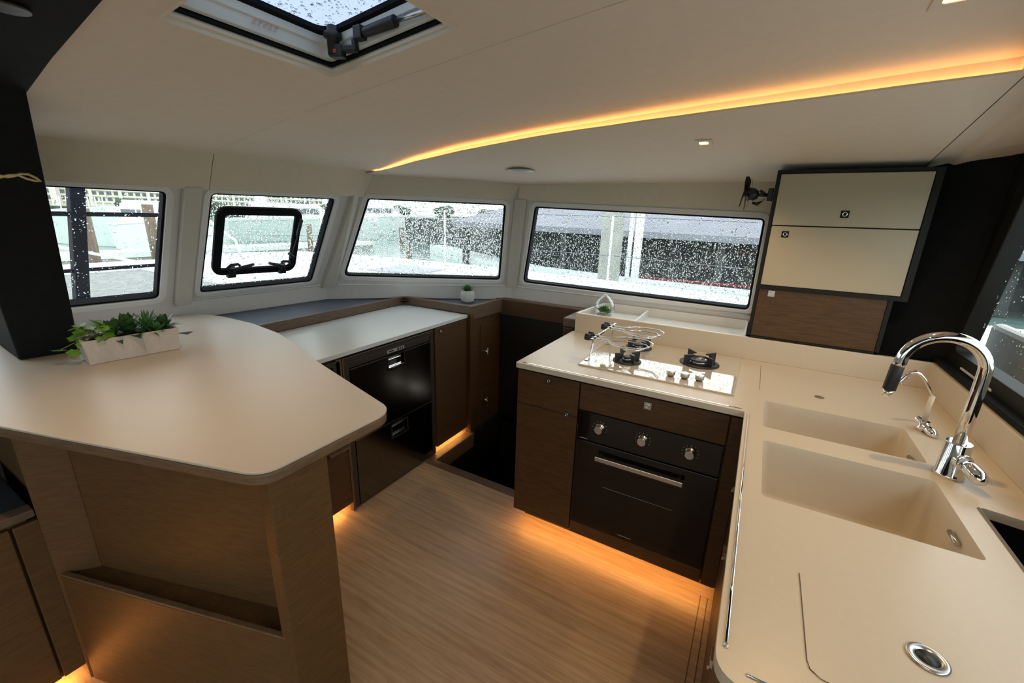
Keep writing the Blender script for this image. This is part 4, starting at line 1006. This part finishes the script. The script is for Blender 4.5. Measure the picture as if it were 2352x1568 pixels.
tg = thing('glass_terrarium', 'clear glass teardrop terrarium with a green succulent on the white tray', 'terrarium', (-.795, 2.565, .9605))
tx, ty, tz = -.795, 2.565, .9605
prof = [(.020, .0), (.034, .008), (.047, .028), (.051, .050), (.046, .072), (.034, .092), (.018, .108), (.006, .118), (.002, .121)]
MB().lathe(prof, (tx, ty, tz), 36).build('glass', M['glassclear'], tg)
MB().lathe([(.018, .002), (.036, .013), (.038, .020), (.0, .022)], (tx, ty, tz), 24).build('gravel', M['stone'], tg)
mb = MB()
for cx_, cy_, nn, LL in ((0, 0, 26, .046), (.018, -.010, 16, .034), (-.018, .008, 16, .034)):
    for k in range(nn):
        a = 2.4*k; el = math.radians(20+65*k/nn); leafmesh(mb, (tx+cx_, ty+cy_, tz+.026), (math.cos(a)*math.cos(el), math.sin(a)*math.cos(el), math.sin(el)), LL*(1-.2*k/nn), .018, .0)
mb.build('succulent', M['plantC'], tg)
mb = MB(); mb.tube([(tx-.043, ty-.018, tz+.004), (tx-.046, ty-.02, tz+.04), (tx-.036, ty-.018, tz+.085), (tx-.012, ty-.006, tz+.115), (tx, ty, tz+.122)], .0015, 6); mb.build('wire_stand', M['steel'], tg); tg.scale = (1.28, 1.28, 1.22)

# ------------------------------------------------------------------ outside: the boat itself
dk = [(-7.25, -3.0), (-7.2, 3.3), (-6.75, 4.55), (-5.8, 4.80), (-3.95, 4.92), (-3.0, 4.90), (-1.45, 4.74), (.2, 4.5), (2.0, 4.3), (2.0, 3.0), (-1.7, 2.95), (-2.85, 2.1), (-2.95, -3.0)]
mb = plate(MB(), ccw(dk), [ccw([(-6.45, -2.0), (-4.45, -2.0), (-4.45, 2.25), (-6.45, 2.25)])], XY, .72, .85)
fd = one('foredeck', M['deck'], 'wet white foredeck of the catamaran outside the front windows', 'deck', mb)
mb = MB().box((-6.45, -2.0, .80), (-4.45, 2.25, .815)); one('trampoline_net', M['net'], 'pale striped trampoline netting beyond the leftmost window', 'net', mb)
mb = MB(); edge = [(-7.2, 3.3), (-6.75, 4.55), (-5.8, 4.80), (-3.95, 4.92), (-3.0, 4.90), (-1.45, 4.74), (.2, 4.5), (2.0, 4.3)]
mb.tube([(x, y-.02, .86) for x, y in edge], .035, 8); mb.build('toe_rail', M['deck'], fd)
one('deck_hatch', M['anti'], 'grey rectangular deck panel on the foredeck outside the corner window', 'deck hatch', MB().prism([(-4.30, 4.42), (-4.25, 3.76), (-3.55, 3.86), (-3.56, 4.38)], .851, .872))
def stanchion(x, y, label, h=.74):
    s = thing('stanchion', label, 'stanchion', (x, y, .85), 'lifeline stanchions')
    MB().tube([(x, y, .85), (x, y, .85+h)], .0125, 10).build('tube', M['hullw'], s); MB().lathe([(.035, 0), (.03, .02), (.018, .04)], (x, y, .85), 14).build('foot', M['hullw'], s)
stanchion(-1.455, 4.70, 'white lifeline stanchion outside the long side window', .74); stanchion(-3.775, 4.72, 'white lifeline stanchion outside the corner window', .76); stanchion(-6.2, 4.62, 'white lifeline stanchion near the bow outside the corner window', .76)
for z_, lb in ((1.585, 'upper wire lifeline running past the side and corner windows'), (1.17, 'lower wire lifeline running past the side and corner windows')):
    mb = MB(); mb.tube([(-7.0, 4.1, z_-.03), (-6.2, 4.62, z_), (-3.775, 4.72, z_), (-1.455, 4.70, z_), (1.2, 4.38, z_-.04)], .004, 6); one('lifeline', M['wire'], lb, 'lifeline', mb)
fp = thing('pulpit_rail', 'white bent bow rail seen through the portlight', 'bow rail', (-6.9, 3.6, .85))
MB().tube([(-7.0, 2.4, 1.60), (-7.05, 3.0, 1.60), (-6.95, 3.25, 1.45), (-6.75, 3.55, 1.10), (-6.73, 3.6, .856)], .018, 8).build('tube', M['hullw'], fp)
# black frame of the rain enclosure in front of the leftmost window
mp_ = thing('enclosure_frame', 'thick navy post with two dark crossbars outside the leftmost window', 'frame post', (-3.3, .9, .85))
MB().hexa([(-3.33, .795, .85), (-3.26, .795, .85), (-3.26, .855, .85), (-3.33, .855, .85)], [(-3.33, .925, 1.75), (-3.26, .925, 1.75), (-3.26, .99, 1.75), (-3.33, .99, 1.75)]).build('post', M['navy'], mp_, .008)
MB().box((-3.31, -.4, 1.488), (-3.28, 1.335, 1.512)).build('crossbar', M['navy'], mp_); MB().box((-3.31, -.4, 1.188), (-3.28, 1.335, 1.206)).build('crossbar', M['navy'], mp_)
one('mooring_rope', M['rope'], 'white rope stretched diagonally outside the leftmost window', 'rope', MB().tube([(-6.6, 1.0, 1.30), (-6.5, 2.35, .87)], .016, 8))

# ------------------------------------------------------------------ outside: harbour
one('harbour_water', M['water'], 'grey-green rippled harbour water around the boat', 'water', plate(MB(), ccw([(-900, -400), (400, -400), (400, 900), (-900, 900)]), [ccw([(-7.0, -3.2), (3.4, -3.2), (3.4, 4.3), (-7.0, 4.3)])], XY, -.7, -.701))['kind'] = 'stuff'
def boat(name, label, x, y, rot, L_, hgt, m='hull', cab=True, fly=False):
    b = thing(name, label, 'boat', (0, 0, 0), 'boats across the water')
    secs = []
    for i in range(9):
        t = i/8; xx = -L_/2 + L_*t; wd = L_*.15*(1-max(0, (t-.45)/.55)**2.2); sh = hgt*(1+.25*t)
        if i == 8: wd = .03
        secs.append([(xx, -wd, sh), (xx, -wd*.75, 0), (xx, wd*.75, 0), (xx, wd, sh)])
    MB().rings(secs, cap0=True, cap1=True).build('hull', M[m], b, .03)
    MB().rings([[(p[0], p[1]*1.02, p[2]+(-.12 if p[2] > 0 else hgt*.86)) for p in s_] for s_ in secs]).build('rubbing_strake', M['hullw'], b)
    if cab:
        MB().hexa([(-L_*.38, -L_*.10, hgt), (L_*.18, -L_*.09, hgt*1.05), (L_*.18, L_*.09, hgt*1.05), (-L_*.38, L_*.10, hgt)], [(-L_*.34, -L_*.085, hgt*1.75), (L_*.05, -L_*.075, hgt*1.75), (L_*.05, L_*.075, hgt*1.75), (-L_*.34, L_*.085, hgt*1.75)]).build('cabin', M['hullw'], b, .05)
        MB().box((-L_*.32, -L_*.096, hgt*1.28), (L_*.06, L_*.096, hgt*1.52)).build('cabin_windows', M['hwin'], b)
    if fly:
        mb = MB()
        for fx in (-.3, -.15, 0): 
            for s in (-1, 1): mb.tube([(fx*L_, s*L_*.07, hgt*1.7), (fx*L_, s*L_*.07, hgt*2.45)], .05, 6)
        mb.box((-L_*.34, -L_*.09, hgt*2.42), (L_*.06, L_*.09, hgt*2.5)); mb.build('flybridge', M['hullw'], b)
    mb = MB()
    for i in range(7): mb.tube([(L_*(-.02+.07*i), -L_*.13*(1-i*.08), hgt*1.1), (L_*(-.02+.07*i), -L_*.13*(1-i*.08), hgt*1.1+.7)], .03, 5)
    mb.build('rail', M['hullw'], b)
    b.location = (x, y, -.7); b.rotation_euler = (0, 0, rot)
    return b
boat('motor_yacht', 'pale green hulled boat seen end on behind the leftmost window', -34, 9.9, math.radians(8), 7.4, 1.75, 'hull', False)
rb_ = boat('motor_yacht', 'small white boat with red trim at the right of the leftmost window', -27.5, 10.5, math.radians(12), 4.6, 1.35, 'hullw', True)
for a_, b_ in (((2.2, -.55, 1.62), (2.3, .55, 1.72)), ((2.2, -.55, 1.1), (2.3, -.45, 1.62))): MB().box(a_, b_).build('red_trim', M['redp'], rb_).location = (0, 0, 0)
boat('motor_yacht', 'long white motor yacht moored behind the second window', -31, 22.0, math.radians(68), 11, 1.55, 'hull', True, True)
boat('motor_yacht', 'white flybridge yacht seen at the left of the corner window', -34, 33.0, math.radians(50), 10, 1.75, 'hull', True, True)
dck = thing('floating_dock', 'long pale floating dock across the water behind the front windows', 'dock', (-21.5, 14, -.7))
MB().box((-22.2, 1, -.70), (-20.8, 19, -.20)).build('deck_boards', M['concrete'], dck); MB().box((-22.25, 1, -.36), (-20.75, 19, -.16)).build('fender_strip', M['hullw'], dck)
def pile(x, y, z1, r, label, m='pile'):
    one('mooring_pile', M[m], label, 'piling', MB().tube([(x, y, -1.2), (x, y, z1)], r, 14), 'mooring piles')
pile(-14.2, 4.05, 1.45, .16, 'thick brown timber pile beside the navy post in the leftmost window'); pile(-19.8, 7.5, 1.6, .17, 'distant brown pile at the right side of the leftmost window')
pile(-19.5, 13.8, .9, .13, 'thin timber pile behind the portlight'); pile(-24, 24.8, .55, .2, 'short timber pile in the corner window water'); pile(-16, 17.0, .0, .15, 'stub of a pile near the deck edge in the corner window')
def hotel(x, y, rot, Wd, nh, nf, label, nlow=6, fh_=3.2):
    """nlow floors carry separate windows, the floors above share one mesh"""
    h = thing('hotel', label, 'building', (0, 0, 0), 'hotel blocks beyond the marina')
    H_ = nf*fh_; cw = Wd/nh; first = None; up = MB()
    MB().box((-Wd/2, 0, 0), (Wd/2, 14, H_)).build('facade', M['hotel'], h)
    for j in range(1, nf):
        for i in range(nh):
            xx = -Wd/2+cw*(i+.5); z_ = fh_*(j+.5)
            if j >= nlow: up.box((xx-cw*.33, -.1, z_-fh_*.28), (xx+cw*.33, .1, z_+fh_*.28)); continue
            if first is None: first = MB().box((-cw*.33, -.1, -fh_*.28), (cw*.33, .1, fh_*.28)).build('window', M['hwin'], h); o = first
            else: o = first.copy(); C.objects.link(o)
            o.location = (xx, 0, z_)
    up.build('upper_windows', M['hwin'], h)['kind'] = 'stuff'
    for j in range(1, nf+1, 1): MB().box((-Wd/2, -.7, fh_*j-.3), (Wd/2, 0, fh_*j)).build('balcony_slab', M['hotel'], h)
    for i in range(0, nh+1, 4): MB().box((-Wd/2+cw*i-.8, -1.0, 0), (-Wd/2+cw*i+.8, 0, H_)).build('pier', M['hotel'], h)
    h.location = (x, y, -.5); h.rotation_euler = (0, 0, rot)
hotel(-320, 108, math.radians(72), 46, 15, 11, 'wide cream hotel block filling the top of the leftmost window')
hotel(-325, 76, math.radians(72), 14, 4, 8, 'narrow cream hotel wing left of the navy post in the leftmost window')
hotel(-318, 170, math.radians(62), 26, 8, 8, 'cream hotel block above the left half of the portlight')
hotel(-312, 212, math.radians(58), 38, 12, 8, 'cream hotel block above the right half of the portlight')
def tree(x, y, h_, w_, label, palm=False, z0=-.6):
    t = thing('palm_tree' if palm else 'tree', label, 'tree', (x, y, -.6), 'trees on the far shore')
    MB().tube([(x, y, z0), (x+.2, y, h_*.6), (x, y, h_*.85)], [.22, .16, .12], 8).build('trunk', M['pile'], t)
    mb = MB()
    if palm:
        for k in range(16): a = 2.4*k; el = math.radians(-5+50*(k % 4)/3); leafmesh(mb, (x, y, h_*.85), (math.cos(a)*math.cos(el), math.sin(a)*math.cos(el), math.sin(el)), h_*.35, .5, .5)
    else:
        r2 = random.Random(int(x*7+y))
        for k in range(16):
            v = Vector((r2.gauss(0, 1), r2.gauss(0, 1), r2.gauss(0, .8))).normalized()*r2.uniform(.2, .62)
            c_ = Vector((x+v.x*w_, y+v.y*w_, h_*.56+v.z*h_*.45)); rr_ = w_*r2.uniform(.26, .42)
            res = bmesh.ops.create_icosphere(mb.bm, subdivisions=2, radius=1)
            for q in res['verts']: q.co = c_ + Vector((q.co.x, q.co.y, q.co.z*h_/w_*.6))*rr_*(1+r2.uniform(-.22, .22))
    mb.build('crown', M['leaf'], t)
lbs = ['rounded tree at the left end of the far shore in the corner window', 'low wide tree second from the left on the far shore in the corner window', 'bushy tree left of the stanchion on the far skyline', 'tree behind the stanchion on the far skyline', 'small tree right of the stanchion on the far skyline', 'last low tree before the grey canopy on the far skyline', 'tree right of the portlight on the far shore', 'tree between the hotels and the second window edge']
for k, lb in enumerate(lbs[:6]): tree(-92+k*9.0, 95+k*8.6, 3.9+.5*(k % 2), 4.0, lb, z0=.951)
for k, lb in enumerate(lbs[6:]): tree(-108-k*4, 76+k*11, 4.0, 4.0, lb, z0=.951)
for k in range(6): tree(-58+k*4.6, 112+k*5.2, 3.9+.3*(k % 2), 1, 'thin palm on the far skyline in the corner window', True, .951)
one('far_shore', M['leaf'], 'low dark green shore line along the horizon behind the boats', 'shore', MB().prism([(-150, -20), (-128, -20), (-122, 50), (-95, 84), (-30, 135), (60, 160), (60, 190), (-60, 180), (-150, 100)], -.699, .95))
for k, lb in enumerate(('round tree right of the navy post below the hotel in the leftmost window', 'bushy tree in the middle of the leftmost window below the hotel', 'round tree at the right edge of the leftmost window below the hotel')): tree(-120, 42+k*8.5, 3.4-(k % 2)*.6, 3.2, lb)
# covered boat house beside the boat (side window)
bh = thing('boat_house', 'dark open boat house under a grey canopy beyond the side window', 'boat house', (-4, 14, -.7))
MB().prism([(-30, 42), (-27.6, 29.0), (-20.8, 25.2), (-11.3, 18.0), (9, 18.0), (9, 42)], -.699, 1.22).build('shaded_interior', M['shed'], bh)  # solid dark block put in for the shaded interior under the canopy
mb = MB(); g = []
for i in range(25):
    t = i/24; xx = -12.3+24*t; row = []
    for j in range(9):
        s = j/8; row.append(mb.bm.verts.new((xx+4.4*s*(1-t), 16+13.8*s, .93+.345*(1-t)+2.9*s**.9-.06*math.cos(i*2.1)*math.sin(PI*s)-.10*math.sin(PI*((i*.5) % 1)))))
    g.append(row)
for A, B in zip(g, g[1:]):
    for j in range(8): mb.face([A[j], A[j+1], B[j+1], B[j]], True)
mb.build('canopy', M['canopy'], bh)
MB().hexa([(-12.3, 15.97, 1.06), (11.7, 15.97, .76), (11.7, 16.05, .76), (-12.3, 16.05, 1.06)], [(-12.3, 15.97, 1.286), (11.7, 15.97, .955), (11.7, 16.05, .955), (-12.3, 16.05, 1.286)]).build('canopy_skirt', M['canopy'], bh)
for xx in (-11.9, -9.2, -7.0, -1.2, 2.2, 5.8): MB().box((xx-.12, 16.3, -.70), (xx+.12, 16.55, 1.0)).build('post', M['shed'], bh)
one('kayak', M['redp'], 'faded red hull lying low in the dark boat house', 'boat', MB().tube([(-4.4, 16.1, -.42), (-3.0, 16.05, -.47), (-.8, 16.05, -.47), (.6, 16.1, -.42)], [.03, .06, .06, .03], 10))
one('kayak', M['redp'], 'faded red bar at the right edge of the side window below the canopy', 'boat', MB().tube([(-.7, 16.25, .62), (2.1, 16.25, .55)], .02, 10))
one('concrete_column', M['concrete'], 'pale square concrete column outside the long side window', 'column', MB().box((-3.02, 9.0, -1.2), (-2.62, 9.3, 3.2)), bevel=.02)
one('white_pole', M['hullw'], 'thin white pole just right of the concrete column', 'pole', MB().tube([(-2.30, 8.7, -1.2), (-2.30, 8.7, 3.2)], .045, 12))
one('white_pole', M['hullw'], 'thick white pole second right of the concrete column', 'pole', MB().tube([(-2.02, 8.2, -1.2), (-2.02, 8.2, 3.2)], .075, 12))
mb = MB(); fdp = [(-17.5, 20.4), (-10.9, 15.9), (-7.6, 14.0), (-4.1, 13.2), (4, 12.4)]
for a, b in zip(fdp, fdp[1:]): mb.prism([(a[0], a[1]), (b[0], b[1]), (b[0]+.5, b[1]+.9), (a[0]+.5, a[1]+.9)], -.699, -.25)
one('finger_dock', M['hull'], 'pale green low dock curving past the corner and side windows', 'dock', mb)
# aft cockpit and dock seen in the right window
ck = thing('cockpit_seat', 'greige cockpit seat back outside the aft window at the right', 'seat', (1.2, 2.0, .5))
MB().hexa([(.95, .9, .45), (.95, 2.72, .45), (1.05, 2.72, .45), (1.05, .9, .45)], [(.93, .9, 1.165), (.93, 2.66, 1.165), (.99, 2.66, 1.165), (.99, .9, 1.165)]).build('back', M['cockpit'], ck, .02)
MB().box((.96, .9, .0), (1.7, 2.72, .45)).build('base', M['cockpit'], ck, .02)
MB().box((.80, -.5, -.06), (3.2, 4.2, .0)).build('cockpit_deck', M['deck'], ck)
one('aft_dock', M['concrete'], 'pale stepped dock outside the aft window at the right', 'dock', MB().box((4.4, 8.2, -.70), (9, 9.6, .1)))
one('dock_locker', M['hotel'], 'cream box standing on the dock outside the aft window', 'box', MB().box((4.6, 8.5, .1), (6.4, 9.3, .9)), bevel=.03)
one('far_quay', M['shed'], 'dark quay behind the dock outside the aft window', 'quay', MB().box((9.5, 20, -.69), (60, 24, 1.1)))
